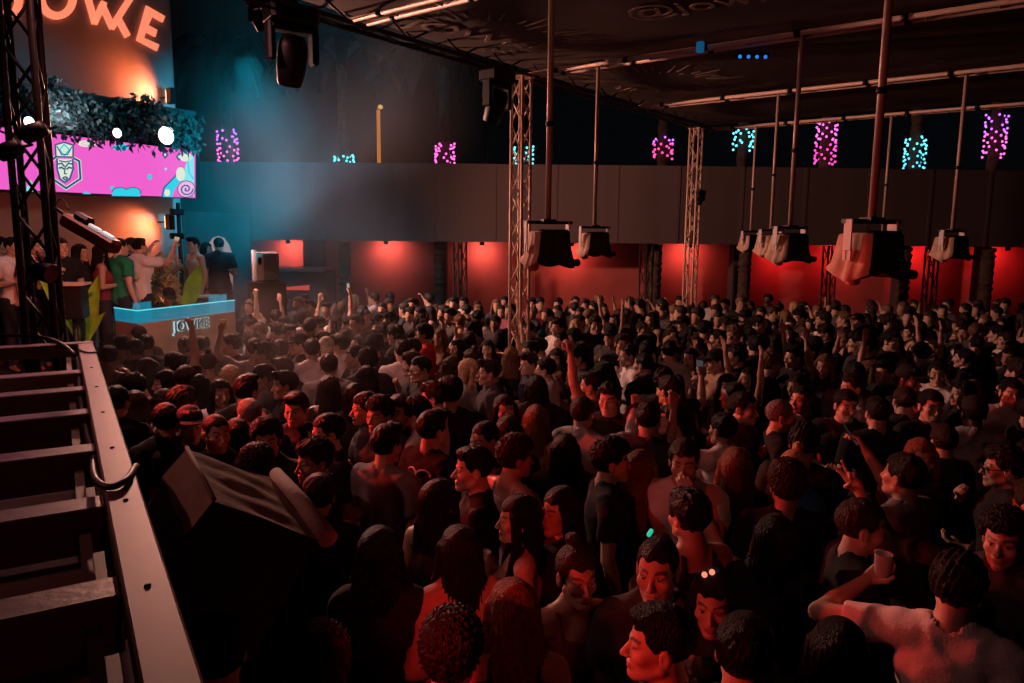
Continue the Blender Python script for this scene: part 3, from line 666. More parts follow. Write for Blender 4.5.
# lamps in the greenery
def flood(px, py, off, r, s, lab, col=(1, .97, .92)):
    q = on_plane(px, py, off); t = thing('floodlight', q, lab, 'lamp', 'floodlights over the screen')
    D_ = SN.to_track_quat('-Z', 'Y').to_matrix()
    b = MB(); b.lathe(q, [(.001, .10), (r*.7, .09), (r, .0), (r*.97, -.01)], 16, D_); b.obj('housing', M['black'], t)
    b = MB(); b.lathe(q, [(r*.94, -.004), (r*.5, -.012), (.001, -.016)], 16, D_); b.obj('lens', emit_mat('flood_lens', col, s), t)
    b = MB(); b.tube([q, q-SN*.3+Vector((0, 0, .1))], .012, 6); b.obj('arm', M['black'], t)
    return q
flood(117, 133, .5, .07, 5, 'small white floodlight in the greenery above the screen middle')
fq = flood(166, 136, .5, .13, 22, 'dazzling white floodlight in the greenery near the screen right end')
flood(29, 122, .5, .07, 5, 'white floodlight above the screen behind the left truss tower')
# upright mast beside the facade with orange lamps
def wall_lamp(px, py, off, target_px, lab, e, ang=120):
    q = on_plane(px, py, off); t = thing('orange_lamp', q, lab, 'lamp')
    b = MB(); b.box(q, (.10, .16, .26), MS, .02); b.obj('housing', M['black'], t)
    b = MB(); b.box(q-SN*.085, (.07, .01, .2), MS); b.obj('lens', emit_mat('orange_lens', (1, .38, .14), 9), t)
    b = MB(); b.tube([q, q+SA*.04-SN*(off-fo)], .015, 6); b.obj('arm', M['black'], t)
    tp = on_plane(*target_px, fo)
    light('orange_lamp_light', 'SPOT', q-SA*.09-SN*.05, tp, (1, .19, .06), e, .06, ang, .9)
wall_lamp(171, 96, fo+.34, (138, 88), 'orange lamp at the facade edge beside the greenery', STAGE_OR)
wall_lamp(170, 222, fo+.40, (140, 232), 'orange lamp on the mast under the screen right end', STAGE_OR*.8)
mq = on_plane(181, 262, -.2); mq.z = STZ
t = thing('lamp_mast', mq, 'dark mast with clamped lamps under the right end of the screen', 'mast')
MB().tube([mq, mq+Vector((0, 0, on_plane(181, 203, -.2).z-STZ))], .035, 8).obj('pole', M['blackmetal'], t)
for py in (212, 236):
    q = on_plane(177, py, -.15); b = MB(); b.box(q, (.22, .12, .10), MS, .02); b.tube([q, on_plane(181, py, -.2)], .015, 6); b.obj('clamp', M['black'], t)
# back wall of the stage right of the facade, with two lit arches
b = MB(); b.prism([SPt(ea+.15, fo-.6, 0), SPt(ea+2.0, fo-.6, 0), SPt(ea+2.0, fo-.6, 3.3), SPt(ea+.15, fo-.6, 3.3)], -SN*.3)
tag(b.obj('wall_left', M['darkwall']), kind='structure')
ARCH = mat('glowing_arch_wall', (.65, .30, .22), .8, emit=(.85, .17, .08), estr=.32)  # orange light on the arch wall put in as glow
def arch(px0, px1, py0, py1, off, name):
    cx_ = (px0+px1)/2; P = [(px0, py1), (px0, (py0+py1)/2)]
    for k in range(9):
        a = math.pi*(1-k/8); P.append((cx_+(px1-px0)/2*math.cos(a), (py0+py1)/2-((py1-py0)/2)*math.sin(a)))
    P += [(px1, (py0+py1)/2), (px1, py1)]
    b = MB(); b.prism([on_plane(x, y, off) for x, y in P], SN*.03); tag(b.obj(name, ARCH), kind='structure')
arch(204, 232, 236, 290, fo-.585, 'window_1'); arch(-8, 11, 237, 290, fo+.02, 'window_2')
# DJ booth
bz = 1.75
c1 = at_z(138, 324, bz); c0 = at_z(115, 320.5, bz); c2 = at_z(235, 311.5, bz); c3_ = c0+(c2-c1)
bt = thing('dj_booth', Vector((c1.x, c1.y, 0)), 'brown DJ booth front with a cyan glass rim and lettering', 'booth')
def inset(f): cm = (c0+c1+c2+c3_)/4; return [q+(cm-q)*f for q in (c0, c1, c2, c3_)]
b = MB(); b.prism([Vector((q.x, q.y, .02)) for q in (c0, c1, c2, c3_)], (0, 0, bz-.02)); b.obj('body', M['stagewood'], bt)
GL = bpy.data.materials.new('cyan_acrylic'); GL.use_nodes = True
g_ = GL.node_tree.nodes['Principled BSDF']; g_.inputs['Base Color'].default_value = (.0, .03, .05, 1); g_.inputs['Roughness'].default_value = .08
g_.inputs['Emission Color'].default_value = (.0, .40, .62, 1); g_.inputs['Emission Strength'].default_value = .55; g_.inputs['Alpha'].default_value = .5
gh = .17
for qa, qb in ((c0, c1), (c1, c2)):
    d = (qb-qa).normalized(); n = Vector((d.y, -d.x, 0))
    b = MB(); b.prism([qa, qb, qb+Vector((0, 0, gh)), qa+Vector((0, 0, gh))], -n*.012); b.obj('glass_panel', GL, bt)
    b = MB(); b.tube([qa+Vector((0, 0, gh)), qb+Vector((0, 0, gh))], .008, 6); b.obj('glass_edge', emit_mat('bright_glass_edge', (.15, .85, .95), .9), bt)
def bpt(s, n_, z): d = (c2-c1); return c1+d*s+(c0-c1)*n_+Vector((0, 0, z))
for s, w_ in ((.12, .16), (.9, .2)):
    q = bpt(s, .35, .13); d = (c2-c1).normalized(); b = MB(); b.box(q, ((c2-c1).length*w_, .015, .24), Matrix.Rotation(math.atan2(d.y, d.x), 3, 'Z')); b.obj('glass_screen', GL, bt)
b = MB(); q = bpt(.5, .5, .02); b.box(q, ((c2-c1).length*.5, .25, .04), Matrix.Rotation(math.atan2(d.y, d.x), 3, 'Z'), .01)
for k in range(4): b.lathe(bpt(.34+.1*k, .5, .04), [(.05, 0), (.05, .012), (.02, .02), (.001, .02)], 12)
b.obj('mixer', M['black'], bt)
d = (c2-c1).normalized(); nf = Vector((d.y, -d.x, 0))
for body_, m_, sz, off in (('JOWKE', emit_mat('white_letter_rim', (.45, .85, .9), .75), .20, .012), ('JOWKE', mat('black_letter', (.01, .012, .014), .5), .19, .022)):
    me = text_mesh(body_, sz, .005); me.materials.append(m_)
    if m_.name.startswith('white'):
        bm = bmesh.new(); bm.from_mesh(me)
        bm.normal_update()
        for v in bm.verts:
            nv = Vector((v.normal.x, v.normal.y, 0))
            v.co += nv*.008
        bm.to_mesh(me); bm.free()
    X3 = d; Z3 = Vector((0, 0, 1)); Y3 = X3.cross(Z3)
    q = at_plane(191, 325, c1, nf)+nf*off
    mw = Matrix(((d.x, 0, nf.x, q.x), (d.y, 0, nf.y, q.y), (d.z, 1, nf.z, q.z), (0, 0, 0, 1)))
    o = bpy.data.objects.new('lettering', me); COL.objects.link(o); o.parent = bt; o.matrix_parent_inverse = bt.matrix_basis.inverted(); o.matrix_basis = mw
# monitor boxes on stage
def monitor(px0, px1, py0, py1, y, lab):
    q0 = at_y(px0, py1, y); q1 = at_y(px1, py0, y); c = (q0+q1)/2; wdt = q1.x-q0.x; h = q1.z-q0.z
    t = thing('monitor_speaker', Vector((c.x, c.y, STZ)), lab, 'speaker')
    MB().box(c, (wdt, .3, h), rotz(.25), .015).obj('cabinet', M['black'], t)
    MB().box(c+Vector((0, 0, h/2+.012)), (wdt*1.25, .36, .025), rotz(.25)).obj('top_plate', mat('pale_plate', (.6, .5, .45), .5), t)
    MB().tube([(c.x, c.y, STZ), (c.x, c.y, q0.z)], .03, 8).obj('stand', M['blackmetal'], t)
monitor(64, 83, 285, 318, 8.6, 'black monitor speaker on a stand left of the booth'); monitor(192, 214, 297, 325, 11.6, 'black monitor box with a pale top at the booth right end')
# PA stack right of the stage
c = at_y(266, 266, 12.2)
t = thing('pa_stack', Vector((c.x, c.y, 0)), 'grey loudspeaker on a dark sub stack at the left end of the crowd', 'speaker')
b = MB(); b.box(c, (.36, .40, .46), rotz(.45), .02); b.obj('top_cabinet', mat('grey_cabinet', (.20, .19, .19), .6), t)
b = MB(); b.box(c+rotz(.45)@Vector((-.12, -.205, 0)), (.11, .02, .44), rotz(.45)); b.obj('front_plate', mat('pale_baffle', (.50, .40, .37), .6), t)
b = MB(); b.lathe(c+rotz(.45)@Vector((-.12, -.218, .09)), [(.03, 0), (.001, .004)], 14, rotz(.45)@Matrix.Rotation(math.pi/2, 3, 'X')@Matrix.Diagonal((1, 2.2, 1))); b.obj('horn', M['black'], t)
zz = c.z-.235; b = MB(); b.box((c.x, c.y, zz/2), (.55, .5, zz-.01), rotz(.45), .02); b.obj('sub_cabinet', M['black'], t)
p = at_y(255, 280, 12.0); tag(MB().tube([(p.x, p.y, 0), (p.x, p.y, at_y(255, 250, 12).z)], .04, 8).obj('side_post', mat('grey_post', (.25, .2, .19), .6), at=(p.x, p.y, 0)), 'grey upright post at the left of the loudspeaker stack', 'post')
# balcony ledge in the far left bay
q0 = at_y(277, 268, WY+.2); q1 = at_y(318, 268, WY+.2)
tag(MB().box(((q0.x+q1.x)/2, WY+.7, q0.z/2-.05), (q1.x-q0.x+.3, 1.0, q0.z-.1)).obj('wall_balcony', M['darkwall']), kind='structure')
tag(MB().box(((q0.x+q1.x)/2, WY+.6, q0.z-.03), (q1.x-q0.x+.35, 1.25, .06)).obj('trim_ledge', mat('ledge', (.4, .12, .1), .6)), kind='structure')
q0 = at_y(285, 290, WY+.15); q1 = at_y(309, 285, WY+.15)
tag(MB().prism([q0, Vector((q1.x, q1.y, q0.z)), q1, Vector((q0.x, q0.y, (q0.z+q1.z)/2))], (0, .04, 0)).obj('red_slot', emit_mat('red_slot_glow', (1, .10, .06), .5), at=q0), 'slim red lit slot under the balcony ledge', 'light')  # red-lit slot in the wall, its light put in as glow
# banana plants
def banana(px, py, y, leaves, lab):
    q = at_y(px, py, y); base = Vector((q.x, q.y, STZ)); t = thing('banana_plant', base, lab, 'plant', 'banana plants on the stage')
    MB().lathe(base, [(.001, 0), (.13, 0), (.17, .24), (.16, .26), (.001, .25)], 14).obj('pot', M['black'], t)
    for (tx, ty, w_) in leaves:
        tip = at_y(tx, ty, y-.1); b = MB(); n = 9; mid = []
        s0 = base+Vector((0, 0, .25))
        for i in range(n+1):
            s = i/n; mid.append(s0.lerp(tip, s)+Vector((0, 0, .10*math.sin(math.pi*s))))
        ax_ = (tip-s0).normalized(); sd = ax_.cross(Vector((0, -1, .25))).normalized(); V = []; F = []
        for i, m_ in enumerate(mid):
            s = i/n; ww = .012 if s < .3 else w_*math.sin(math.pi*min(1, (s-.3)/.7)**.75)+.004
            V += [m_-sd*ww+Vector((0, -.02, 0)), m_, m_+sd*ww+Vector((0, -.02, 0))]
        for i in range(n): F += [(3*i, 3*i+1, 3*i+4, 3*i+3), (3*i+1, 3*i+2, 3*i+5, 3*i+4)]
        n0 = len(V); V += [v+Vector((0, .006, 0)) for v in V]; F += [tuple(n0+k for k in f) for f in F]
        b.add(V, F, True); b.obj('leaf', M['banana'], t)
banana(82, 322, 9.3, [(99, 276, .09), (56, 270, .07), (100, 305, .06), (38, 272, .07), (70, 320, .06), (106, 312, .04)], 'banana plant with bright yellow-green leaves left of the booth')
banana(181, 322, 11.25, [(201, 264, .13), (176, 300, .08), (190, 288, .09)], 'banana plant with a big bright leaf behind the booth')
# drink bottle held up above the crowd near the rail

def added_par_can(q, aim, lab, col):
    q = Vector(q); d = (Vector(aim)-q).normalized(); D_ = d.to_track_quat('-Z', 'Y').to_matrix()
    t = thing('added_par_can', q, lab, 'stage light', 'added red par cans')
    b = MB(); b.lathe(q, [(.001, .16), (.05, .15), (.07, .08), (.075, .0), (.072, -.005)], 16, D_); b.obj('housing', M['black'], t)
    b = MB(); b.lathe(q, [(.068, .002), (.001, .012)], 16, D_); b.obj('lens', mat('added_par_lens', (.12, .01, .01), .2), t)
    b = MB(); b.tube([q-d*.05, q-d*.12+Vector((0, 0, .14))], .010, 6); b.obj('bracket', M['black'], t)
added_par_can((-3.42, 5.50, 2.60), (.5, 4.6, 1.7), 'added red par can low on the left truss tower', (1, .03, .02))  # fixture added to stand for the source of the red side light

fw = on_plane(60, 118, .5); light('facade_wash', 'SPOT', fw, on_plane(100, 30, fo), (.85, .72, .85), 45, .1, 140, .9)
gw = SPt(-2.2, 2.2, 6.3); light('greenery_wash', 'SPOT', gw, on_plane(70, 115, .2), (.0, .50, .75), 80, .1, 75, .7)

light('stage_red', 'SPOT', (-3.45, 5.95, 3.4), (-6.4, 9.9, 2.3), (1, .14, .08), 240, .08, 50, .6)
# ---------------------------------------------------------------- implicit-surface modelling of people
def smin(a, b, k):
    h = np.clip(.5 + .5*(b-a)/k, 0, 1)
    return b + (a-b)*h - k*h*(1-h)
def smax(a, b, k): return -smin(-a, -b, k)
def s_ell(X, Y, Z, c, r):
    x, y, z = X-c[0], Y-c[1], Z-c[2]
    k0 = np.sqrt((x/r[0])**2 + (y/r[1])**2 + (z/r[2])**2) + 1e-9
    k1 = np.sqrt((x/r[0]**2)**2 + (y/r[1]**2)**2 + (z/r[2]**2)**2) + 1e-9
    return k0*(k0-1)/k1
def s_cone(X, Y, Z, a, b, ra, rb):
    a = np.asarray(a, float); b = np.asarray(b, float); ba = b-a; L = ba@ba + 1e-12
    x, y, z = X-a[0], Y-a[1], Z-a[2]
    t = np.clip((x*ba[0]+y*ba[1]+z*ba[2])/L, 0, 1)
    return np.sqrt((x-t*ba[0])**2+(y-t*ba[1])**2+(z-t*ba[2])**2) - (ra+(rb-ra)*t)
def s_sph(X, Y, Z, c, r): return np.sqrt((X-c[0])**2+(Y-c[1])**2+(Z-c[2])**2) - r
def wob(X, Y, Z, f, s=0.):
    return (np.sin(f*X+1.3*np.sin(f*.7*Z+s)+s)*np.sin(f*.9*Z+1.1*np.sin(f*.8*Y+2*s)) + np.sin(f*1.1*Y+1.7*s+np.sin(f*.6*X))*.6)/1.6
class Field:
    def __init__(s, xs, ys, zs):
        s.xs, s.ys, s.zs = xs, ys, zs
        s.F = np.full((len(xs), len(ys), len(zs)), .3, np.float32)
    def win(s, lo, hi):
        r = []
        for ax, l, h in zip((s.xs, s.ys, s.zs), lo, hi):
            i = max(0, np.searchsorted(ax, l)-1); j = min(len(ax), np.searchsorted(ax, h)+1)
            r.append(slice(i, j))
        X = s.xs[r[0]][:, None, None]; Y = s.ys[r[1]][None, :, None]; Z = s.zs[r[2]][None, None, :]
        return tuple(r), X, Y, Z
    def put(s, f, lo, hi, k=.01, cut=False, off=0.):
        p = k + .02 + off
        w, X, Y, Z = s.win(np.asarray(lo)-p, np.asarray(hi)+p)
        if 0 in s.F[w].shape: return
        d = f(X, Y, Z) - off
        s.F[w] = smax(s.F[w], -d, k) if cut else smin(s.F[w], d, k)
    def ell(s, c, r, k=.02, cut=False, off=0.):
        c = np.asarray(c, float); r = np.asarray(r, float)
        s.put(lambda X, Y, Z: s_ell(X, Y, Z, c, r), c-r, c+r, k, cut, off)
    def cone(s, a, b, ra, rb, k=.015, off=0.):
        a = np.asarray(a, float); b = np.asarray(b, float); m = max(ra, rb)
        s.put(lambda X, Y, Z: s_cone(X, Y, Z, a, b, ra, rb), np.minimum(a, b)-m, np.maximum(a, b)+m, k, False, off)
    def mesh(s):
        F = s.F; S = F < 0
        n = S[:-1, :-1, :-1].astype(np.int8)
        cnt = np.zeros(n.shape, np.int8)
        for i in (0, 1):
            for j in (0, 1):
                for k in (0, 1):
                    cnt += S[i:S.shape[0]-1+i, j:S.shape[1]-1+j, k:S.shape[2]-1+k]
        I, J, K = np.nonzero((cnt > 0) & (cnt < 8))
        cid = np.full(cnt.shape, -1, np.int64); cid[I, J, K] = np.arange(len(I))
        acc = np.zeros((len(I), 3)); w = np.zeros(len(I))
        ax = (s.xs, s.ys, s.zs); base = (I, J, K)
        for d in range(3):
            o = [q for q in range(3) if q != d]
            for e in (0, 1):
                for g in (0, 1):
                    ia = [I, J, K]; ia[o[0]] = ia[o[0]]+e; ia[o[1]] = ia[o[1]]+g
                    ib = list(ia); ib[d] = ib[d]+1
                    va = F[ia[0], ia[1], ia[2]]; vb = F[ib[0], ib[1], ib[2]]
                    m = (va < 0) != (vb < 0)
                    t = np.where(m, va/np.where(m, va-vb, 1), 0)
                    P = np.empty((len(I), 3))
                    for q in range(3):
                        P[:, q] = ax[q][ia[q]]
                    P[:, d] = ax[d][ia[d]]*(1-t) + ax[d][ib[d]]*t
                    acc += P*m[:, None]; w += m
        V = acc/w[:, None]
        Q = []
        for d in range(3):
            o = [(d+1) % 3, (d+2) % 3]
            sl0 = [slice(None)]*3; sl1 = [slice(None)]*3
            sl0[d] = slice(0, -1); sl1[d] = slice(1, None)
            A = S[tuple(sl0)]; B = S[tuple(sl1)]
            e = np.array(np.nonzero(A != B))
            ok = (e[o[0]] > 0) & (e[o[1]] > 0) & (e[o[0]] < F.shape[o[0]]-1) & (e[o[1]] < F.shape[o[1]]-1)
            e = e[:, ok]
            ins = A[e[0], e[1], e[2]]
            def cell(a, b):
                q = e.copy(); q[o[0]] -= a; q[o[1]] -= b
                return cid[q[0], q[1], q[2]]
            q = np.stack([cell(1, 1), cell(0, 1), cell(0, 0), cell(1, 0)], 1)
            q[~ins] = q[~ins][:, ::-1]
            Q.append(q)
        return V, np.concatenate(Q)
def smooth_v(V, Q, it=1, f=.5):
    E = np.concatenate([Q[:, [0, 1]], Q[:, [1, 2]], Q[:, [2, 3]], Q[:, [3, 0]]])
    for _ in range(it):
        A = np.zeros_like(V); n = np.zeros(len(V))
        for c in range(3): A[:, c] = np.bincount(E[:, 0], V[E[:, 1], c], len(V)) + np.bincount(E[:, 1], V[E[:, 0], c], len(V))
        n = np.bincount(E[:, 0], minlength=len(V)) + np.bincount(E[:, 1], minlength=len(V))
        V = V*(1-f) + f*A/np.maximum(n, 1)[:, None]
    return V
def np_mesh(name, V, Q, cols=None):
    me = bpy.data.meshes.new(name)
    n, m = len(V), len(Q)
    me.vertices.add(n); me.vertices.foreach_set('co', V.astype(np.float32).ravel())
    k = Q.shape[1]
    me.loops.add(m*k); me.loops.foreach_set('vertex_index', Q.astype(np.int32).ravel())
    me.polygons.add(m); me.polygons.foreach_set('loop_start', np.arange(0, m*k, k, dtype=np.int32))
    me.polygons.foreach_set('use_smooth', np.ones(m, bool))
    me.update(calc_edges=True)
    if cols is not None:
        a = me.color_attributes.new('tone', 'FLOAT_COLOR', 'POINT')
        a.data.foreach_set('color', np.concatenate([cols, np.ones((n, 1))], 1).astype(np.float32).ravel())
    return me
def unit(v): v = np.asarray(v, float); return v/np.linalg.norm(v)
def grade(segs):                                    # axis with varying spacing: [(start, end, step), ...]
    out = []
    for a, b, st in segs: out.append(np.arange(a, b-1e-6, st))
    out.append(np.array([segs[-1][1]]))
    return np.concatenate(out)
HEAD = np.array([0, -.012, 1.63])                   # eye level of a 1.755 m figure facing -Y
def head_matrix(yaw, pitch):                        # the head turns about the top of the neck
    cy, sy, cp, sp = math.cos(yaw), math.sin(yaw), math.cos(pitch), math.sin(pitch)
    Rz = np.array([[cy, -sy, 0], [sy, cy, 0], [0, 0, 1]]); Rx = np.array([[1, 0, 0], [0, cp, -sp], [0, sp, cp]])
    R = Rz@Rx
    pv = HEAD + np.array([0, .03, -.07])
    M = np.eye(4); M[:3, :3] = R; M[:3, 3] = pv + R@(HEAD-pv)
    return M
def head_sdf(x, y, z, fem):
    j = .92 if fem else 1.
    d = s_ell(x, y, z, (0, .012, .04), (.074, .094, .083))
    d = smin(d, s_ell(x, y, z, (0, -.026, -.025), (.06*j, .06, .088)), .02)
    for sg in (-1, 1):
        d = smin(d, s_cone(x, y, z, (sg*.05*j, .005, -.055), (sg*.012, -.066, -.098), .018, .017), .022)
        d = smin(d, s_sph(x, y, z, (sg*.042, -.056, -.022), .021), .02)
        d = smin(d, s_cone(x, y, z, (sg*.008, -.082, .021), (sg*.044, -.068, .018), .0085, .008), .012)
    d = smin(d, s_sph(x, y, z, (0, -.076, -.094), .0165 if fem else .019), .015)
    for sg in (-1, 1):
        d = smax(d, -s_ell(x, y, z, (sg*.032, -.096, .002), (.019, .016, .0125)), .008)
        d = smin(d, s_sph(x, y, z, (sg*.031, -.0705, .001), .0135), .003)
    d = smin(d, s_cone(x, y, z, (0, -.084, .008), (0, -.107 if fem else -.11, -.034), .007, .0105), .008)
    for sg in (-1, 1): d = smin(d, s_sph(x, y, z, (sg*.0105, -.097, -.038), .0075), .006)
    d = smin(d, s_ell(x, y, z, (0, -.078, -.062), (.026, .014, .018)), .01)
    d = smin(d, s_ell(x, y, z, (0, -.0905, -.0595), (.021, .0075, .0055)), .004)
    d = smin(d, s_ell(x, y, z, (0, -.0895, -.0715), (.018, .0085, .0065)), .004)
    d = smax(d, -s_ell(x, y, z, (0, -.0985, -.0655), (.021, .006, .0022)), .003)
    for sg in (-1, 1):
        e = s_ell(x, y, z, (sg*.077, .014, -.006), (.009, .021, .032))
        e = smax(e, -s_ell(x, y, z, (sg*.088, .008, -.002), (.008, .010, .018)), .005)
        d = smin(d, e, .006)
    return d
def face_tone(P, fem):                              # r: lips, g: brows / iris / stubble, b: eye white
    x, y, z = P[:, 0], P[:, 1], P[:, 2]; ax = np.abs(x)
    g = np.zeros(len(P)); r = np.zeros(len(P)); b = np.zeros(len(P))
    front = y < -.055
    r[front & (ax < .022) & (z > -.078) & (z < -.0545) & (y < -.084)] = .8 if fem else .35
    bz = .0255 + .004*np.sin(np.clip((ax-.012)/.04, 0, 1)*2.6)
    g[front & (ax > .012) & (ax < .051) & (np.abs(z-bz) < (.0042 if fem else .0055))] = .85
    ed = np.sqrt((ax-.031)**2 + ((z-.001)*1.45)**2)
    b[front & (ed < .0115)] = .8
    g[front & (ed < .0078)] = 1.
    g[front & (ed > .010) & (ed < .0165) & (z > .004)] = .8
    return np.stack([r, g, b], 1)
def arm_points(sh, up, fore, Lu=.295, Lf=.265):
    e = sh + unit(up)*Lu; w = e + unit(fore)*Lf
    return e, w
def hand_prims(w, d, n, side, curl=.5, vsign=False):
    """palm, four bent fingers of different length and a thumb from the side of the palm"""
    d = unit(d); n = unit(n - d*(n@d)); s = np.cross(d, n)*side
    pr = []
    base = w + d*.012
    kn = []
    for i, (o, L) in enumerate(((.028, .07), (.0095, .079), (-.0095, .073), (-.027, .057))):
        k0 = w + d*(.088 - (.004 if i in (0, 2) else 0) - (.010 if i == 3 else 0)) + s*o
        kn.append(k0)
        pr.append((base + s*o*.55, k0, .0145, .0118))
        c = curl
        if vsign: c = .05 if i in (0, 1) else 1.25
        dd = d
        if vsign and i in (0, 1): dd = unit(d + s*(.25 if i == 0 else -.12))
        a1, a2, a3 = c*.75, c*1.75, c*2.45
        p = k0
        for a, l, r0, r1 in ((a1, .46*L, .0098, .009), (a2, .31*L, .009, .0084), (a3, .26*L, .0084, .0072)):
            q = p + (dd*math.cos(a) + n*math.sin(a))*l
            pr.append((p, q, r0, r1)); p = q
    t0 = w + d*.03 + s*.024 + n*.006
    if vsign: t1 = t0 + unit(d*.6 + s*.25 + n*.8)*.04; t2 = t1 + unit(d*.3 - s*.8 + n*.3)*.032
    else: t1 = t0 + unit(d*.75 + s*.75 + n*.45)*.042; t2 = t1 + unit(d*.9 + s*.1 + n*.5*curl)*.033
    pr += [(w + d*.02 + s*.012, t0, .014, .0135), (t0, t1, .0125, .0105), (t1, t2, .0105, .008)]
    return pr, w + d*.085 + n*.032, s
ARMS = {  # upper arm, forearm, palm normal, finger curl - for the side s = +1 (the figure's left, +X)
    'down':  ((.20, .06, -1), (.02, -.30, -1), (-1, 0, 0), .45),
    'bent':  ((.22, .10, -1), (-.45, -1, .12), (-.3, .2, .9), .6),
    'chest': ((.28, -.05, -1), (-.50, -.75, .75), (-.9, .3, -.1), .75),
    'mouth': ((.42, -.45, -.75), (-.62, -.28, .72), (-.75, .5, 0), .75),
    'face':  ((.15, -.72, -.45), (-.55, .17, .82), (-.35, .9, .1), .5),
    'up':    ((.35, -.22, .92), (.02, -.12, 1), (-.4, -.9, 0), .95),
    'upopen': ((.45, -.25, .85), (.16, -.15, 1), (-.2, -1, 0), .18),
    'upbent': ((.72, -.35, .42), (-.16, -.2, 1), (-.3, -1, 0), .6),
    'phone': ((.30, -.85, .02), (-.20, -.55, .78), (-.6, -.8, .1), .75),
    'cross': ((.30, -.35, -.9), (-1, -.35, .22), (0, .6, -.7), .5),
    'out':   ((1, -.02, -.16), (-.48, -.85, .40), (-.3, .5, .8), .7),
    'vsign': ((.92, -.2, .22), (.50, -.15, .85), (.1, -1, .3), .6),
    'head':  ((.75, -.25, .45), (-.72, .12, .62), (-.5, .3, -.8), .35),
}
POSES = {  # right arm, left arm, head yaw, head pitch
    'idle': ('down', 'bent', .0, .0), 'idle2': ('bent', 'down', .35, .05), 'look_down': ('bent', 'bent', -.1, .35),
    'cup': ('chest', 'down', .1, .0), 'cup2': ('bent', 'chest', -.4, .0), 'drink': ('mouth', 'down', .0, -.12),
    'fist': ('up', 'bent', .0, -.1), 'fist2': ('down', 'up', .2, .0), 'both_up': ('upopen', 'upopen', .0, -.15),
    'film': ('phone', 'bent', .05, -.1), 'film2': ('phone', 'phone', .0, -.05), 'hide': ('down', 'face', .12, .08),
    'fold': ('cross', 'cross', -.3, .05), 'arm_out': ('bent', 'out', -.1, .05), 'peace': ('vsign', 'down', .0, .05),
    'wave': ('bent', 'upbent', .1, -.05), 'scratch': ('head', 'bent', -.2, .1), 'smoke': ('mouth', 'bent', .0, .05),
}
def torso_prims(fem):
    """(kind, args) of the trunk; shared by the body and by the clothes that follow it"""
    w = .88 if fem else 1.
    P = [('e', (0, .012, 1.30), (.165*w, .112, .17)), ('e', (0, .012, 1.08), (.138*w, .098, .17)),
         ('e', (0, .018, .945), (.165 if not fem else .168, .115, .115)),
         ('c', (-.15*w, .022, 1.432), (.15*w, .022, 1.432), .052, .052),
         ('c', (0, .028, 1.50), (-.13*w, .026, 1.437), .046, .042), ('c', (0, .028, 1.50), (.13*w, .026, 1.437), .046, .042)]
    if fem:
        for s in (-1, 1): P.append(('e', (s*.072, -.078, 1.275), (.062, .06, .062)))
    else:
        for s in (-1, 1): P.append(('e', (s*.075, -.050, 1.335), (.085, .050, .065)))
    return P
def body_axes(pts, fine=True):
    lo = np.min(pts, 0); hi = np.max(pts, 0)
    h = .0052 if fine else .024; c = .0085 if fine else .034
    xl, xh = lo[0]-.05, hi[0]+.05
    xs = grade([(xl, -.10, c), (-.10, .10, h), (.10, xh, c)])
    ys = np.arange(lo[1]-.05, hi[1]+.06, .0062 if fine else .026)
    zt = max(hi[2]+.05, 1.80)
    seg = [(-.03, .80, .05 if fine else .08), (.80, 1.46, .0105 if fine else .04), (1.46, 1.80, .0050 if fine else .022)]
    if zt > 1.805: seg.append((1.80, zt,   .0075 if fine else .03))
    return xs, ys, grade(seg)
def arms_of(fem, pose):
    ra, la, yaw, pitch = POSES[pose]
    out = []
    for side, nm in ((-1, ra), (1, la)):
        up, fo, nn, curl = ARMS[nm]; m = np.array([side, 1, 1])
        sh = np.array([side*(.158 if fem else .182), .02, 1.425])
        e, w = arm_points(sh, np.array(up)*m, np.array(fo)*m, .272 if fem else .292, .238 if fem else .258)
        pr, grip, sd = hand_prims(w, w-e, np.array(nn, float)*m, side, curl, nm == 'vsign')
        out.append((sh, e, w, pr, grip, nm, unit(w-e), sd))
    return out, yaw, pitch
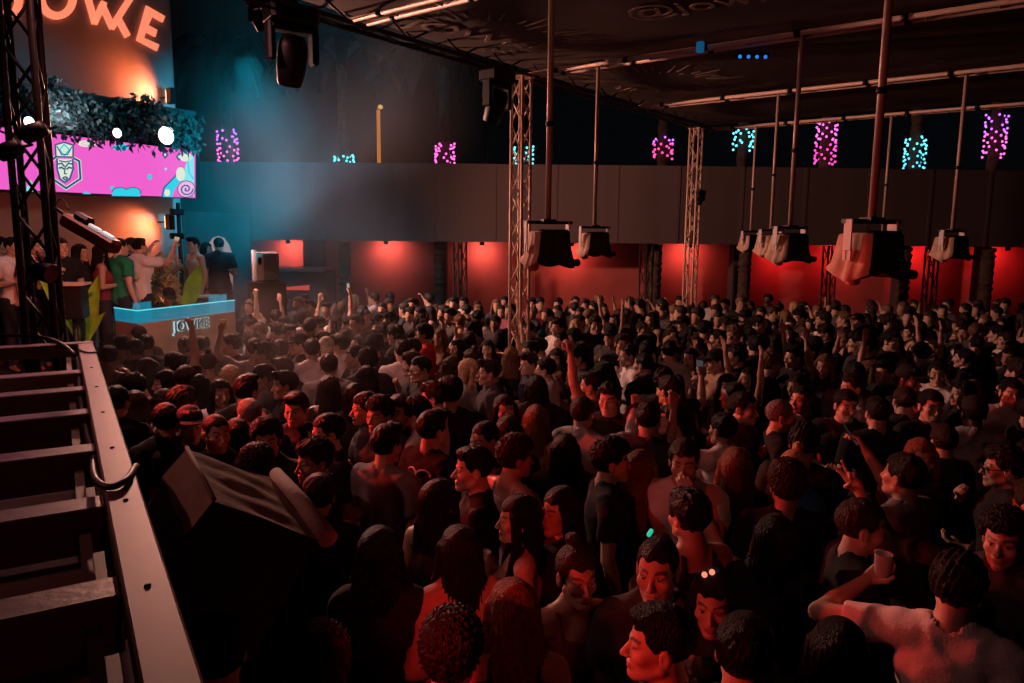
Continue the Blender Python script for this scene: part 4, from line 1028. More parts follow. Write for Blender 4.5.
def build_body(fem, pose, fine=True):
    arms, yaw, pitch = arms_of(fem, pose)
    pts = [np.array([-.2, -.17, 0]), np.array([.2, .15, 1.76])]
    for a in arms:
        pts += [a[1], a[2]] + [q[1] for q in a[3]]
    fl = Field(*body_axes(np.array(pts), fine))
    for p in torso_prims(fem):
        if p[0] == 'e': fl.ell(p[1], p[2], .03)
        else: fl.cone(*p[1:], k=.03)
    r = .86 if fem else 1.
    for sh, e, w, pr, g, nm, _, _ in arms:
        fl.cone(sh, e, .054*r, .040*r, .02); fl.cone(e, e+(w-e)*.35, .039*r, .040*r, .008); fl.cone(e+(w-e)*.35, w, .040*r, .026*r, .012)
        for q in pr: fl.cone(q[0], q[1], q[2]*(.92 if fem else 1.04), q[3]*(.92 if fem else 1.04), .004 if fine else .01)
    for s in (-1, 1):
        fl.cone((s*.088, .015, .92), (s*.10, -.005, .50), .086, .055, .02); fl.cone((s*.10, -.002, .50), (s*.10, .02, .38), .053, .056, .015)
        fl.cone((s*.10, .02, .38), (s*.105, .025, .08), .056, .036, .015)
        fl.cone((s*.105, .03, .045), (s*.125, -.13, .028), .042, .028, .015)
    # neck and head, evaluated in the turned head's own frame
    M = head_matrix(yaw, pitch); R = M[:3, :3]; t = M[:3, 3]
    nr = .047 if fem else .057
    fl.cone((0, .03, 1.47), t+R@np.array([0, .02, -.055]), nr*1.06, nr, .022)
    w, X, Y, Z = fl.win((-.14, -.18, 1.46), (.14, .17, 1.82))
    x = X-t[0]; y = Y-t[1]; z = Z-t[2]
    lx, ly, lz = (R[0, i]*x + R[1, i]*y + R[2, i]*z for i in range(3))
    fl.F[w] = smin(fl.F[w], head_sdf(lx, ly, lz, fem), .012)
    V, Q = fl.mesh()
    loc = (V-t)@R
    tone = face_tone(loc, fem)
    far = np.linalg.norm(V-(t+R@np.array([0, 0, 0])), axis=1) > .16
    tone[far] = 0
    return V, Q, tone, M, arms
def build_top(fem, pose, kind, seed=0, fine=True):
    """a top that follows the trunk: tee, sleeve (long), tank, crop"""
    arms, yaw, pitch = arms_of(fem, pose)
    pts = [np.array([-.22, -.19, .8]), np.array([.22, .17, 1.5])]
    for a in arms: pts += [a[1], a[2]]
    pts = np.array(pts); lo = pts.min(0)-.07; hi = pts.max(0)+.07
    st = .0110 if fine else .034
    fl = Field(np.arange(lo[0], hi[0], st), np.arange(lo[1], hi[1], st), np.arange(.80, max(hi[2], 1.56), st))
    off = {'tee': .015, 'sleeve': .02, 'tank': .007, 'crop': .008}[kind]
    for p in torso_prims(fem):
        if p[0] == 'e': fl.ell(p[1], p[2], .045, off=off)
        else: fl.cone(p[1], p[2], p[3]*.93, p[4]*.93, .04, off=off)
    r = .86 if fem else 1.
    ends = []
    if kind == 'tee':
        for sh, e, w, *_ in arms:
            c = sh + (e-sh)*.64
            fl.cone(sh, c, .056*r, .052*r, .03, off=.013); ends.append((c, unit(e-sh)))
    if kind == 'sleeve':
        for sh, e, w, *_ in arms:
            fl.cone(sh, e, .058*r, .047*r, .03, off=.012); fl.cone(e, e+(w-e)*.93, .047*r, .036*r, .02, off=.010)
            ends.append((e+(w-e)*.9, unit(w-e)))
    F = fl.F; X = fl.xs[:, None, None]; Y = fl.ys[None, :, None]; Z = fl.zs[None, None, :]
    amp = {'tee': .006, 'sleeve': .008, 'tank': .002, 'crop': .002}[kind]
    F = F + amp*wob(X, Y, Z*.55, 31., seed) + amp*.5*wob(X, Y, Z, 67., seed+2.) - amp*1.3*np.maximum(0, 1-3.2*np.abs(wob(X, Y, Z*.45, 17., seed+4.)))
    for c, d in ends:                                  # clean cuffs
        tt = (X-c[0])*d[0] + (Y-c[1])*d[1] + (Z-c[2])*d[2]
        near = np.sqrt((X-c[0])**2+(Y-c[1])**2+(Z-c[2])**2) < .10
        F = np.where(near, np.maximum(F, tt), F)
    hem = {'tee': .86, 'sleeve': .85, 'tank': .93, 'crop': 1.13}[kind]
    F = np.maximum(F, hem - Z)
    if kind in ('tee', 'sleeve'):                      # round neckline
        F = np.maximum(F, -s_cone(X, Y, Z, (0, .026, 1.505), (0, -.012, 1.60), .058*r+.005, .070))
    else:                                              # deep front, bare shoulders, two straps
        F = np.maximum(F, Z - (1.385 + .25*np.maximum(Y, 0)))
        strap = np.maximum(np.abs(np.abs(X) - .088) - .011, Z-1.49)
        shell = fl.F - .004
        S = np.maximum(shell, np.maximum(strap, 1.36-Z))
        F = np.minimum(F, S)
    fl.F = F.astype(np.float32)
    V, Q = fl.mesh()
    return smooth_v(V, Q, 1, .4), Q
def build_trousers(fem):
    fl = Field(np.arange(-.28, .28, .016), np.arange(-.16, .17, .016), np.arange(.05, 1.03, .02))
    fl.ell((0, .018, .945), (.168, .115, .115), .03, off=.012); fl.ell((0, .012, 1.06), (.14, .1, .12), .03, off=.008)
    for s in (-1, 1):
        fl.cone((s*.088, .015, .92), (s*.10, -.005, .50), .09, .064, .02, off=.008); fl.cone((s*.10, .0, .50), (s*.105, .02, .10), .064, .06, .02, off=.008)
    Z = fl.zs[None, None, :]
    fl.F = np.maximum(fl.F, np.maximum(Z-.99, .08-Z)).astype(np.float32)
    return fl.mesh()
def build_hair(style, fine=True):
    """hair in the head's own frame (origin between the eyes)"""
    st = .0055 if fine else .020
    long_ = style in ('long', 'wavy', 'bob', 'pony')
    zb = {'long': -.46, 'wavy': -.42, 'bob': -.20, 'pony': -.34}.get(style, -.11)
    top = .20 if style in ('bun',) else .17
    wx = .17 if long_ else .12
    fl = Field(np.arange(-wx, wx, st), np.arange(-.15, .21 if long_ else .15, st), np.arange(zb-.03, top, st))
    X = fl.xs[:, None, None]; Y = fl.ys[None, :, None]; Z = fl.zs[None, None, :]
    th = {'buzz': .0045, 'crop': .011, 'curly': .020, 'quiff': .012, 'fade': .008, 'messy': .017}.get(style, .010)
    cap = s_ell(X, Y, Z, (0, .014, .042), (.075, .095, .084)) - th
    if style in ('quiff', 'fade', 'messy'):
        cap = smin(cap, s_ell(X, Y, Z, (0, -.012, .098), (.064, .082, .040 if style != 'fade' else .030)), .02)
    if style == 'quiff': cap = smin(cap, s_cone(X, Y, Z, (-.035, -.082, .108), (.04, -.084, .115), .022, .024), .02)
    if style == 'curly': cap = smin(cap, s_ell(X, Y, Z, (0, .0, .085), (.086, .094, .066)), .02)
    if style == 'curly': cap = cap + .0085*np.sin(X*190+2*np.sin(Z*90))*np.sin(Y*185+2*np.sin(X*80))*np.sin(Z*180)*1.3 - .002
    elif style == 'messy': cap = cap + .0055*wob(X, Y, Z, 115., 1.) + .003*np.sin(X*260+Z*60)
    elif style in ('crop', 'quiff', 'fade'): cap = cap + .0028*wob(X, Y, Z, 150., 2.)
    # hairline: bare face and neck
    lim = .062 if style not in ('buzz', 'fade') else .066
    cut = np.maximum(Z - lim - .005*np.sin(X*115+.6) - .10*np.maximum(np.abs(X)-.03, 0), Y - (-.020 - .55*np.clip(Z, -.02, .075) + .004*np.sin(Z*130)))
    side = np.maximum(Z - (.004 if not long_ else -1), Y - (-.004 - .3*np.clip(Z+.02, 0, .03)))
    F = np.maximum(cap, -cut)
    if not long_ and style != 'bun':
        F = np.maximum(F, -side)
        F = np.maximum(F, -(Z + .058 + .0*Y) * .9 - .0)
        er = np.sqrt(((np.abs(X)-.08)/.03)**2 + ((Y-.012)/.026)**2 + ((Z+.008)/.036)**2) - 1
        F = np.maximum(F, -er*.02)
    if style == 'bun':
        F = np.maximum(F, -(Z + .05))
        er = np.sqrt(((np.abs(X)-.08)/.03)**2 + ((Y-.012)/.026)**2 + ((Z+.008)/.036)**2) - 1
        F = np.maximum(F, -er*.02)
        b = s_ell(X, Y, Z, (0, .05, .147), (.034, .034, .03)) + .003*wob(X, Y, Z, 160.)
        F = smin(F, b, .008)
    if style == 'pony':
        F = np.maximum(F, -(Z + .05))
        t = smin(s_cone(X, Y, Z, (0, .10, .07), (0, .145, .0), .022, .032), s_cone(X, Y, Z, (0, .145, .0), (0, .115, -.32), .034, .012), .02)
        F = smin(F, t + .0025*np.sin(X*330+8*Z), .01)
    if style in ('long', 'wavy', 'bob'):
        e = {'long': -.43, 'wavy': -.38, 'bob': -.17}[style]
        zz = fl.zs
        wx_ = np.interp(zz, [e, e*.6, -.15, -.05, .04, .09], [.085, .104, .108, .098, .084, .06])[None, None, :]
        yc = np.interp(zz, [e, -.20, -.08, .05, .09], [.105, .085, .062, .045, .03])[None, None, :]
        ty = np.interp(zz, [e, -.20, -.08, .05], [.030, .042, .058, .066])[None, None, :]
        body = np.maximum((np.sqrt((X/wx_)**2 + ((Y-yc)/ty)**2)-1)*.05, np.maximum(Z-.085, (e + .03*np.sin(X*40+1)) - Z))
        for sg in (-1, 1):
            lock = s_cone(X, Y, Z, (sg*.078, -.022, .03), (sg*.098, -.012, -.12), .022, .026)
            lock = smin(lock, s_cone(X, Y, Z, (sg*.098, -.012, -.12), (sg*.105, -.085 if style != 'bob' else -.01, max(e, -.36)), .027, .012), .02)
            body = smin(body, lock, .015)
        if style == 'wavy': body = body + .006*wob(X, Y, Z, 62., .5)
        body = body + .0028*np.sin(np.arctan2(X, Y-.0)*46 + 14*Z) + .0015*np.sin(X*420)
        F = smin(F, body, .03)
        # keep the face itself clear
        F = np.maximum(F, -s_ell(X, Y, Z, (0, -.085, -.03), (.060, .075, .098)))
        F = np.maximum(F, -s_ell(X, Y, Z, (0, -.01, -.20), (.055, .06, .12)))
    fl.F = F.astype(np.float32)
    V, Q = fl.mesh()
    return V, Q
def build_cap():
    st = .005
    fl = Field(np.arange(-.12, .12, st), np.arange(-.21, .14, st), np.arange(.0, .17, st))
    X = fl.xs[:, None, None]; Y = fl.ys[None, :, None]; Z = fl.zs[None, None, :]
    d = np.maximum(s_ell(X, Y, Z, (0, .012, .05), (.088, .108, .094)), .045-Z)
    peak = np.maximum(s_ell(X, Y, Z, (0, -.10, .058-.0), (.078, .098, .05)), np.abs(Z-.052-.25*np.maximum(0, -.1-Y)*0+.9*X*X)-.005)
    d = smin(d, np.maximum(peak, Y+.06), .006)
    fl.F = d.astype(np.float32)
    return fl.mesh()
# ---------------------------------------------------------------- people
SKINM = skin_mat('skin'); HAIRM = hair_mat('hair_strands'); CLOTHM = cloth_mat('woven_cloth')
SKIN = [(.56, .36, .27), (.46, .28, .19), (.38, .23, .16), (.20, .115, .08)]
HAIR = {'k': (.005, .0045, .004), 'd': (.009, .0065, .005), 'b': (.03, .017, .011), 'l': (.16, .09, .045), 'y': (.50, .34, .18), 'p': (.78, .70, .60), 'a': (.22, .065, .03), 'g': (.20, .18, .17)}
HN = {'k': 'black', 'd': 'dark', 'b': 'brown', 'l': 'light-brown', 'y': 'blonde', 'p': 'platinum', 'a': 'auburn', 'g': 'grey'}
CLOTH = {'k': (.014, .013, .014), 'n': (.022, .028, .045), 'c': (.05, .048, .05), 'g': (.22, .21, .21), 's': (.40, .38, .38), 'w': (.74, .70, .69), 'r': (.62, .025, .02), 'G': (.02, .24, .13),
         'm': (.20, .03, .045), 'b': (.02, .09, .26), 't': (.36, .24, .17), 'p': (.50, .32, .30)}
CN = {'k': 'black', 'n': 'navy', 'c': 'charcoal', 'g': 'grey', 's': 'pale grey', 'w': 'white', 'r': 'red', 'G': 'green', 'm': 'maroon', 'b': 'blue', 't': 'tan', 'p': 'patterned'}
DENIM = (.02, .024, .036)
_b, _t, _h, _tr = {}, {}, {}, {}
TN = {'tee': 't_shirt', 'sleeve': 'long_sleeved_top', 'tank': 'strappy_top', 'crop': 'crop_top'}
def body_of(fem, pose):
    if (fem, pose) not in _b:
        V, Q, tone, Mh, arms = build_body(fem, pose); me = np_mesh('person', V, Q, tone); me.materials.append(SKINM); _b[fem, pose] = (me, Mh, arms)
    return _b[fem, pose]
def top_of(fem, pose, kind):
    if (fem, pose, kind) not in _t:
        V, Q = build_top(fem, pose, kind, len(_t)*.7); me = np_mesh(TN[kind], V, Q); me.materials.append(CLOTHM); _t[fem, pose, kind] = me
    return _t[fem, pose, kind]
def hair_of(st):
    if st not in _h:
        V, Q = build_cap() if st == 'cap' else build_hair(st); me = np_mesh('cap' if st == 'cap' else 'hair', V, Q); me.materials.append(CLOTHM if st == 'cap' else HAIRM); _h[st] = me
    return _h[st]
def trousers_of(fem):
    if fem not in _tr:
        V, Q = build_trousers(fem); me = np_mesh('trousers', V, Q); me.materials.append(CLOTHM); _tr[fem] = me
    return _tr[fem]
def link(name, me, m, parent=None):
    o = bpy.data.objects.new(name, me); COL.objects.link(o)
    o.color = (*m, 1)
    if parent is not None: o.parent = parent
    return o
def person(P, rz, s, fem, hair, hc, top, tc, pose, skin, label, group, base=0., tilt=0.):
    """one figure: body, hair, top and trousers; P is the point between the eyes"""
    me, Mh, arms = body_of(fem, pose)
    o = link('person', me, SKIN[skin])
    e = Mh[:3, 3]; c, sn = math.cos(rz), math.sin(rz)
    o.location = (P[0]-s*(c*e[0]-sn*e[1]), P[1]-s*(sn*e[0]+c*e[1]), base)
    o.rotation_euler = (0, 0, rz); o.scale = (s, s, s)
    tag(o, label, 'person', group)
    HM = Matrix(Mh.tolist())
    if hair == 'cap':
        h = link('hair', hair_of('fade'), HAIR[hc], o); h.matrix_local = HM
        h = link('cap', hair_of('cap'), CLOTH['k'], o); h.matrix_local = HM
    elif hair != 'none':
        h = link('hair', hair_of(hair), HAIR[hc], o); h.matrix_local = HM
    link(TN[top], top_of(fem, pose, top), CLOTH[tc], o)
    link('trousers', trousers_of(fem), DENIM, o)
    return o, arms
def world_of(o): return Matrix.Translation(o.location) @ Matrix.Rotation(o.rotation_euler[2], 4, 'Z') @ Matrix.Scale(o.scale[0], 4)
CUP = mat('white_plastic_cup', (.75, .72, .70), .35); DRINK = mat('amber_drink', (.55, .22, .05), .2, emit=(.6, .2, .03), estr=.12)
PHONE = mat('phone_shell', (.02, .02, .022), .3); PSCR = emit_mat('phone_screen', (.55, .40, .28), .8); PDIM = emit_mat('dim_phone_screen', (.10, .09, .10), .5); PSCB = emit_mat('blue_phone_screen', (.15, .4, .7), .8)
def give_cup(o, arm, label, amber=False):
    W = world_of(o); g = W @ Vector(arm[4]); d = Vector((0, 0, 1))
    b = MB(); r = .036
    b.lathe(g, [(.001, -.055), (r*.78, -.055), (r, .06), (r+.003, .062), (r-.002, .06), (r*.86, -.01), (.001, -.012)], 16)
    c = b.obj('cup', DRINK if amber else CUP, at=g)
    return tag(c, label, 'cup', 'cups held in the crowd')
def give_phone(o, arm, label, scr=None, up=True):
    W = world_of(o); g = W @ Vector(arm[4]); R = W.to_3x3().normalized()
    f = R @ Vector(arm[6]); X = (R @ Vector(arm[7])).normalized(); Z = f.normalized(); Y = Z.cross(X).normalized(); X = Y.cross(Z)
    Mx = Matrix((X, Y, Z)).transposed(); g = g + Z*.035
    c = MB().box(g, (.074, .009, .15), Mx, .004).obj('phone', PHONE, at=g)
    c2 = MB().box(g-Y*.0055 if (Y.dot(Vector(g)-EYE) > 0) else g+Y*.0055, (.066, .003, .138), Mx).obj('screen', scr or PSCR, c, at=g)
    c2.location = (0, 0, 0)
    return tag(c, label, 'phone', 'phones held up in the crowd')
# name, pixel of the point between the eyes (or the back of the head at that height), facing: 0 to camera, -90 to the photo's left, 90 right, 180 away
# (px, py, facing, sex, hair, hair colour, top, top colour, pose, skin, tag, label)
Mn, Fm = 0, 1
PEOPLE = [
 (122, 346, 190, Mn, 'crop', 'k', 'tank', 's', 'idle', 0, 'man in the pale vest', 'short-haired man in a pale vest seen from behind beside the booth corner'),
 (109, 358, 150, Mn, 'crop', 'd', 'tank', 'm', 'idle2', 1, 'bare-shouldered man by the rail', 'dark-haired bare-shouldered man next to the far end of the pale rail'),
 (134, 351, 200, Mn, 'crop', 'b', 'tee', 'c', 'idle2', 0, None, 'brown-haired head close behind the pale vest man near the booth'),
 (147, 346, 175, Mn, 'fade', 'd', 'tee', 'k', 'idle', 0, 'broad man in black T-shirt', 'broad man with a short fade in a black T-shirt, back to the camera'),
 (139, 337, 180, Mn, 'cap', 'k', 'tee', 'k', 'idle2', 0, None, 'person in a black cap in front of the booth corner'),
 (186, 348, 185, Mn, 'crop', 'b', 'sleeve', 'n', 'idle', 0, 'man in navy before the booth', 'brown-haired man in a navy top standing in front of the booth lettering'),
 (203, 347, 150, Mn, 'fade', 'd', 'sleeve', 'n', 'idle2', 0, 'man with a printed back', 'dark-haired man with pale printed letters on his dark back'),
 (231, 346, -100, Mn, 'quiff', 'k', 'tee', 'n', 'idle', 0, 'man right of the booth', 'dark-haired man in profile to the left, right of the printed-back man'),
 (255, 350, 170, Mn, 'crop', 'b', 'tee', 's', 'wave', 0, 'man raising an amber drink', 'brown-haired man holding up an amber drink near the booth'),
 (165, 384, -80, Fm, 'long', 'k', 'sleeve', 'k', 'idle', 0, 'long-haired woman in profile', 'woman in profile to the left with very long black hair'),
 (127, 387, 175, Fm, 'long', 'd', 'tee', 'k', 'idle2', 1, None, 'woman with long dark hair from behind, right beside the pale rail'),
 (199, 388, 190, Fm, 'wavy', 'd', 'tee', 'g', 'idle', 0, None, 'person with wavy dark hair in a grey top seen from behind'),
 (186, 380, 160, Mn, 'crop', 'b', 'tee', 'k', 'idle', 1, None, 'reddish-lit short-haired head between two long-haired women'),
 (230, 378, 170, Fm, 'long', 'y', 'tank', 't', 'idle2', 0, 'blonde woman in the haze', 'blonde long-haired woman seen from behind in the haze'),
 (221, 394, 15, Fm, 'long', 'k', 'tee', 'w', 'idle', 1, 'woman in a printed white top', 'long black-haired woman facing the camera in a white top'),
 (263, 378, -105, Mn, 'crop', 'k', 'sleeve', 'c', 'idle2', 0, 'man in a charcoal sweater', 'black-haired man in a charcoal sweater facing left through the haze'),
 (117, 403, 150, Mn, 'crop', 'k', 'tee', 'k', 'idle', 1, None, 'black-haired man in shadow beside the middle of the pale rail'),
 (135, 405, 200, Fm, 'bob', 'b', 'sleeve', 's', 'look_down', 0, None, 'person bending forward in a pale grey top near the rail'),
 (164, 404, 180, Fm, 'wavy', 'b', 'tee', 'k', 'idle2', 0, None, 'brown wavy-haired woman seen from behind, below the woman in profile'),
 (166, 422, 175, Mn, 'crop', 'k', 'sleeve', 'k', 'idle', 1, 'man in a black jacket', 'black-haired man in a black jacket, back turned, just behind the covered speaker'),
 (190, 426, 10, Mn, 'cap', 'k', 'tee', 'k', 'idle', 1, None, 'man in a black cap facing the camera behind the covered speaker'),
 (217, 434, 20, Mn, 'buzz', 'd', 'tee', 'k', 'idle', 0, 'red-lit man with shaved hair', 'man with cropped hair, his face lit red, behind the covered speaker'),
 (249, 416, 185, Mn, 'buzz', 'g', 'sleeve', 'k', 'idle2', 0, None, 'person with a pale shaved head seen from behind in the haze'),
 (237, 436, 180, Fm, 'long', 'k', 'tee', 'k', 'film', 0, None, 'black-haired person with a raised red-lit forearm'),
 (267, 440, -25, Mn, 'curly', 'k', 'tee', 'k', 'idle2', 2, 'curly man looking left', 'curly black-haired man in shadow behind the rolled cloth'),
 (257, 470, 170, Mn, 'curly', 'b', 'tee', 'k', 'idle', 1, None, 'curly brown hair showing just over the covered speaker'),
 (285, 386, -90, Mn, 'quiff', 'k', 'sleeve', 'k', 'idle', 1, None, 'black-haired man in profile facing left left of the long black hair'),
 (296, 410, -25, Mn, 'quiff', 'b', 'tee', 'k', 'smoke', 0, 'tall red-faced man', 'tall brown-haired man, face red, looking down to the left'),
 (281, 351, 185, Mn, 'crop', 'd', 'tee', 'c', 'idle', 0, None, 'dark short-haired man from behind left of the platinum blond'),
 (312, 351, 165, Mn, 'crop', 'd', 'tee', 'w', 'idle2', 0, None, 'dark-haired man in white from behind, next to the platinum blond'),
 (327, 348, 160, Mn, 'crop', 'p', 'tee', 'w', 'idle', 0, 'platinum blond man', 'man with bleached platinum hair seen from behind'),
 (341, 346, -150, Mn, 'quiff', 'k', 'tee', 'w', 'idle2', 0, None, 'black-haired man in a white top right of the platinum blond'),
 (329, 367, 180, Mn, 'crop', 'b', 'tee', 'g', 'idle', 0, None, 'brown round head just in front of the platinum blond'),
 (329, 389, 170, Fm, 'long', 'b', 'tank', 'k', 'idle2', 0, 'brown-haired woman in black', 'woman with long brown hair and a black top seen from behind'),
 (355, 397, 180, Fm, 'long', 'k', 'sleeve', 'k', 'idle', 0, 'woman with long black hair', 'tall woman with long straight black hair, back to the camera'),
 (368, 362, 185, Mn, 'curly', 'd', 'sleeve', 'k', 'idle', 0, None, 'broad dark head in a black jacket, back turned'),
 (375, 346, 170, Mn, 'curly', 'k', 'tee', 'k', 'idle2', 0, None, 'curly black-haired person behind the broad dark head'),
 (402, 352, 190, Mn, 'fade', 'b', 'tee', 'w', 'idle', 0, None, 'man with a brown fade in a white shirt, back turned'),
 (420, 370, -70, Mn, 'crop', 'k', 'sleeve', 'k', 'cup', 0, 'man in glasses and black sweater', 'man in dark glasses and a black sweater facing left'),
 (424, 335, -100, Mn, 'curly', 'k', 'tee', 'r', 'idle', 1, 'man in the red T-shirt', 'curly dark-haired man in a bright red T-shirt'),
 (365, 409, -100, Mn, 'crop', 'd', 'sleeve', 'c', 'idle2', 1, None, 'dark-haired man in profile left of the curly red-faced man'),
 (379, 416, -40, Mn, 'curly', 'b', 'sleeve', 'c', 'idle', 1, 'curly red-faced man', 'curly brown-haired man with a red-lit face in a grey sweater'),
 (400, 412, -10, Mn, 'crop', 'd', 'tee', 'k', 'idle2', 0, None, 'dark-haired man facing the camera between two curly heads'),
 (417, 414, -110, Mn, 'curly', 'k', 'sleeve', 's', 'look_down', 1, None, 'curly black-haired man looking down to the left'),
 (327, 434, -75, Mn, 'crop', 'd', 'tee', 'k', 'idle', 0, 'man in glasses lit red', 'short-haired man with glasses in profile to the left, lit red'),
 (314, 462, -85, Mn, 'messy', 'b', 'tee', 'k', 'idle2', 0, 'brown-haired man in red profile', 'man with swept brown hair in profile to the left above the rolled cloth'),
 (319, 497, 175, Fm, 'crop', 'b', 'tee', 'k', 'idle', 0, None, 'brown hair just right of the end of the rolled cloth'),
 (387, 446, 140, Mn, 'quiff', 'k', 'tee', 'g', 'idle', 0, 'man in the grey polo', 'black-haired man in a grey-pink polo turning away to the right'),
 (433, 431, 130, Mn, 'quiff', 'k', 'tee', 'k', 'idle', 1, 'man with white back lettering', 'dark-haired man whose black T-shirt has white script across the back'),
 (473, 470, -85, Mn, 'fade', 'd', 'tee', 'k', 'idle', 0, 'crew-cut man lit red', 'crew-cut man in a black T-shirt, profile to the left, brightly lit red'),
 (516, 458, 130, Mn, 'curly', 'b', 'tank', 'w', 'fold', 1, 'person with a curly bob', 'person with bushy brown hair and a white collar turning away right'),
 (484, 441, -70, Mn, 'buzz', 'd', 'tee', 'k', 'idle2', 0, None, 'bald-looking man with a pale lit forehead facing left'),
 (509, 433, 170, Fm, 'bob', 'b', 'tee', 'k', 'idle', 0, None, 'smooth brown head seen from behind beside the bald-looking man'),
 (536, 421, 165, Fm, 'long', 'l', 'tank', 't', 'idle2', 0, 'woman with long light-brown hair', 'woman with long light-brown hair from behind, centre of the crowd'),
 (505, 411, 10, Fm, 'wavy', 'd', 'tank', 'm', 'idle', 1, 'smiling woman lit red', 'smiling dark-haired woman facing the camera, lit red'),
 (451, 394, 180, Mn, 'curly', 'k', 'tee', 'k', 'idle', 0, 'big dark curly head', 'big dark curly head seen from behind'),
 (433, 398, -120, Mn, 'messy', 'd', 'tee', 'w', 'idle2', 0, None, 'dark messy-haired man facing left beside the big dark curly head'),
 (489, 373, -85, Mn, 'quiff', 'b', 'sleeve', 'c', 'idle', 0, 'man with the brown undercut', 'man with a brown undercut in profile to the left, grey top'),
 (470, 371, 75, Fm, 'bob', 'y', 'tee', 's', 'idle2', 0, None, 'fair-haired woman facing right towards the man with the undercut'),
 (453, 368, 120, Fm, 'long', 'b', 'tee', 'w', 'idle', 0, None, 'long brown-haired woman in a white top, turned away right'),
 (511, 357, 180, Fm, 'long', 'l', 'tank', 'k', 'idle', 0, 'woman with ombre hair', 'woman with long two-toned hair seen from behind under a dark band'),
 (530, 352, -80, Mn, 'crop', 'd', 'tee', 'k', 'idle2', 0, None, 'dark-haired man in profile left right of the woman with ombre hair'),
 (536, 389, 180, Fm, 'long', 'k', 'sleeve', 'k', 'idle2', 0, None, 'woman with long sleek black hair left of the raised fist'),
 (556, 360, -20, Fm, 'wavy', 'd', 'tank', 'm', 'idle', 1, None, 'red-lit woman facing the camera just behind the raised fist'),
 (591, 386, -115, Mn, 'fade', 'd', 'tee', 'g', 'fist2', 0, 'man raising his fist', 'dark-haired man in a grey T-shirt raising his fist high'),
 (584, 357, -50, Fm, 'long', 'd', 'tee', 'G', 'cup', 0, 'woman in green', 'long dark-haired woman in green with a drink at her lips'),
 (583, 414, 150, Mn, 'crop', 'b', 'sleeve', 's', 'film', 0, None, 'brown-haired person with a pale cuffed sleeve'),
 (565, 452, 180, Fm, 'long', 'k', 'sleeve', 'k', 'idle', 0, None, 'long black hair from behind right of the bushy bob'),
 (609, 400, -15, Mn, 'messy', 'd', 'tee', 'k', 'idle', 0, 'young man facing the camera', 'young dark-haired man in a dark T-shirt facing the camera'),
 (628, 356, -70, Mn, 'buzz', 'b', 'tee', 'w', 'smoke', 0, None, 'shaven-headed man in white facing left with a hand at his mouth'),
 (647, 352, 175, Mn, 'crop', 'k', 'tee', 'k', 'idle', 0, 'black-haired man in black', 'black-haired man in black from behind, right of the shaven-headed man'),
 (669, 352, 185, Mn, 'crop', 'k', 'tee', 's', 'idle', 0, 'man in a pale grey T-shirt', 'dark-haired man in a pale grey T-shirt, back turned'),
 (690, 359, -30, Fm, 'bob', 'd', 'tank', 'm', 'wave', 0, None, 'red-lit woman facing the camera with one hand up right of the grey T-shirt'),
 (716, 362, -70, Mn, 'cap', 'k', 'sleeve', 't', 'smoke', 0, 'man in a black cap facing left', 'man in a black cap facing left with a hand at his mouth'),
 (636, 418, -20, Fm, 'long', 'b', 'tee', 'w', 'look_down', 0, 'person in white looking down', 'brown-haired person in a white T-shirt looking down'),
 (671, 420, -85, Fm, 'pony', 'k', 'tank', 'k', 'idle', 0, 'ponytailed woman in profile', 'woman with tied-back black hair in profile to the left'),
 (727, 387, -10, Fm, 'long', 'd', 'tee', 'c', 'idle2', 1, 'smiling dark-haired woman', 'smiling dark-haired woman facing the camera behind the man in maroon'),
 (744, 409, 70, Mn, 'crop', 'k', 'sleeve', 'm', 'idle', 0, 'man in maroon', 'dark-haired man in a maroon top facing right'),
 (612, 462, 100, Mn, 'curly', 'k', 'tee', 'k', 'idle', 0, 'curly man in a black T-shirt', 'curly black-haired man in a black T-shirt facing right'),
 (641, 470, 175, Fm, 'long', 'l', 'tank', 'k', 'cup2', 0, 'woman with long straight fair hair', 'woman with long straight fair hair from behind, beside the man shielding his face'),
 (684, 462, -10, Mn, 'crop', 'd', 'tee', 'w', 'hide', 0, 'man shielding his face', 'person in a white T-shirt covering the face with one hand'),
 (735, 468, 200, Fm, 'long', 'l', 'tee', 'k', 'idle', 0, 'long-haired fair woman', 'fair woman with long loose hair turned away, right of the man shielding his face'),
 (781, 417, 105, Mn, 'buzz', 'g', 'tee', 'k', 'idle', 0, 'grey buzz-cut man', 'grey buzz-cut man in a black T-shirt with a red floral print'),
 (801, 401, -35, Fm, 'bob', 'k', 'tee', 'k', 'drink', 0, 'woman drinking', 'dark-haired woman drinking from a white cup'),
 (846, 406, 5, Mn, 'crop', 'k', 'tee', 'k', 'idle2', 0, 'laughing man in black', 'laughing short-haired man in black facing the camera'),
 (877, 414, 200, Mn, 'fade', 'd', 'tee', 'k', 'idle', 0, 'man with a neat fade', 'man with a neat fade in a black T-shirt, back half turned'),
 (904, 402, 180, Mn, 'buzz', 'b', 'tee', 'k', 'idle2', 0, None, 'shaved head from behind, right of the man with a neat fade'),
 (804, 444, 170, Mn, 'messy', 'd', 'tee', 'k', 'idle', 0, None, 'dark shaggy-haired man from behind just behind the blonde'),
 (793, 470, -40, Fm, 'bun', 'y', 'sleeve', 'b', 'hide', 0, 'blonde with a hand to her face', 'blonde woman in a blue-sleeved top with a hand to her face'),
 (931, 407, 25, Mn, 'crop', 'k', 'tee', 'k', 'idle', 0, 'smiling man', 'smiling dark-haired man in the dark on the right'),
 (938, 374, -20, Mn, 'crop', 'd', 'tee', 'w', 'idle2', 0, None, 'red-faced man with a white collar above the smiling man'),
 (962, 394, -60, Fm, 'long', 'd', 'tee', 'k', 'idle', 0, None, 'dim dark-haired face behind the man in a pale shirt'),
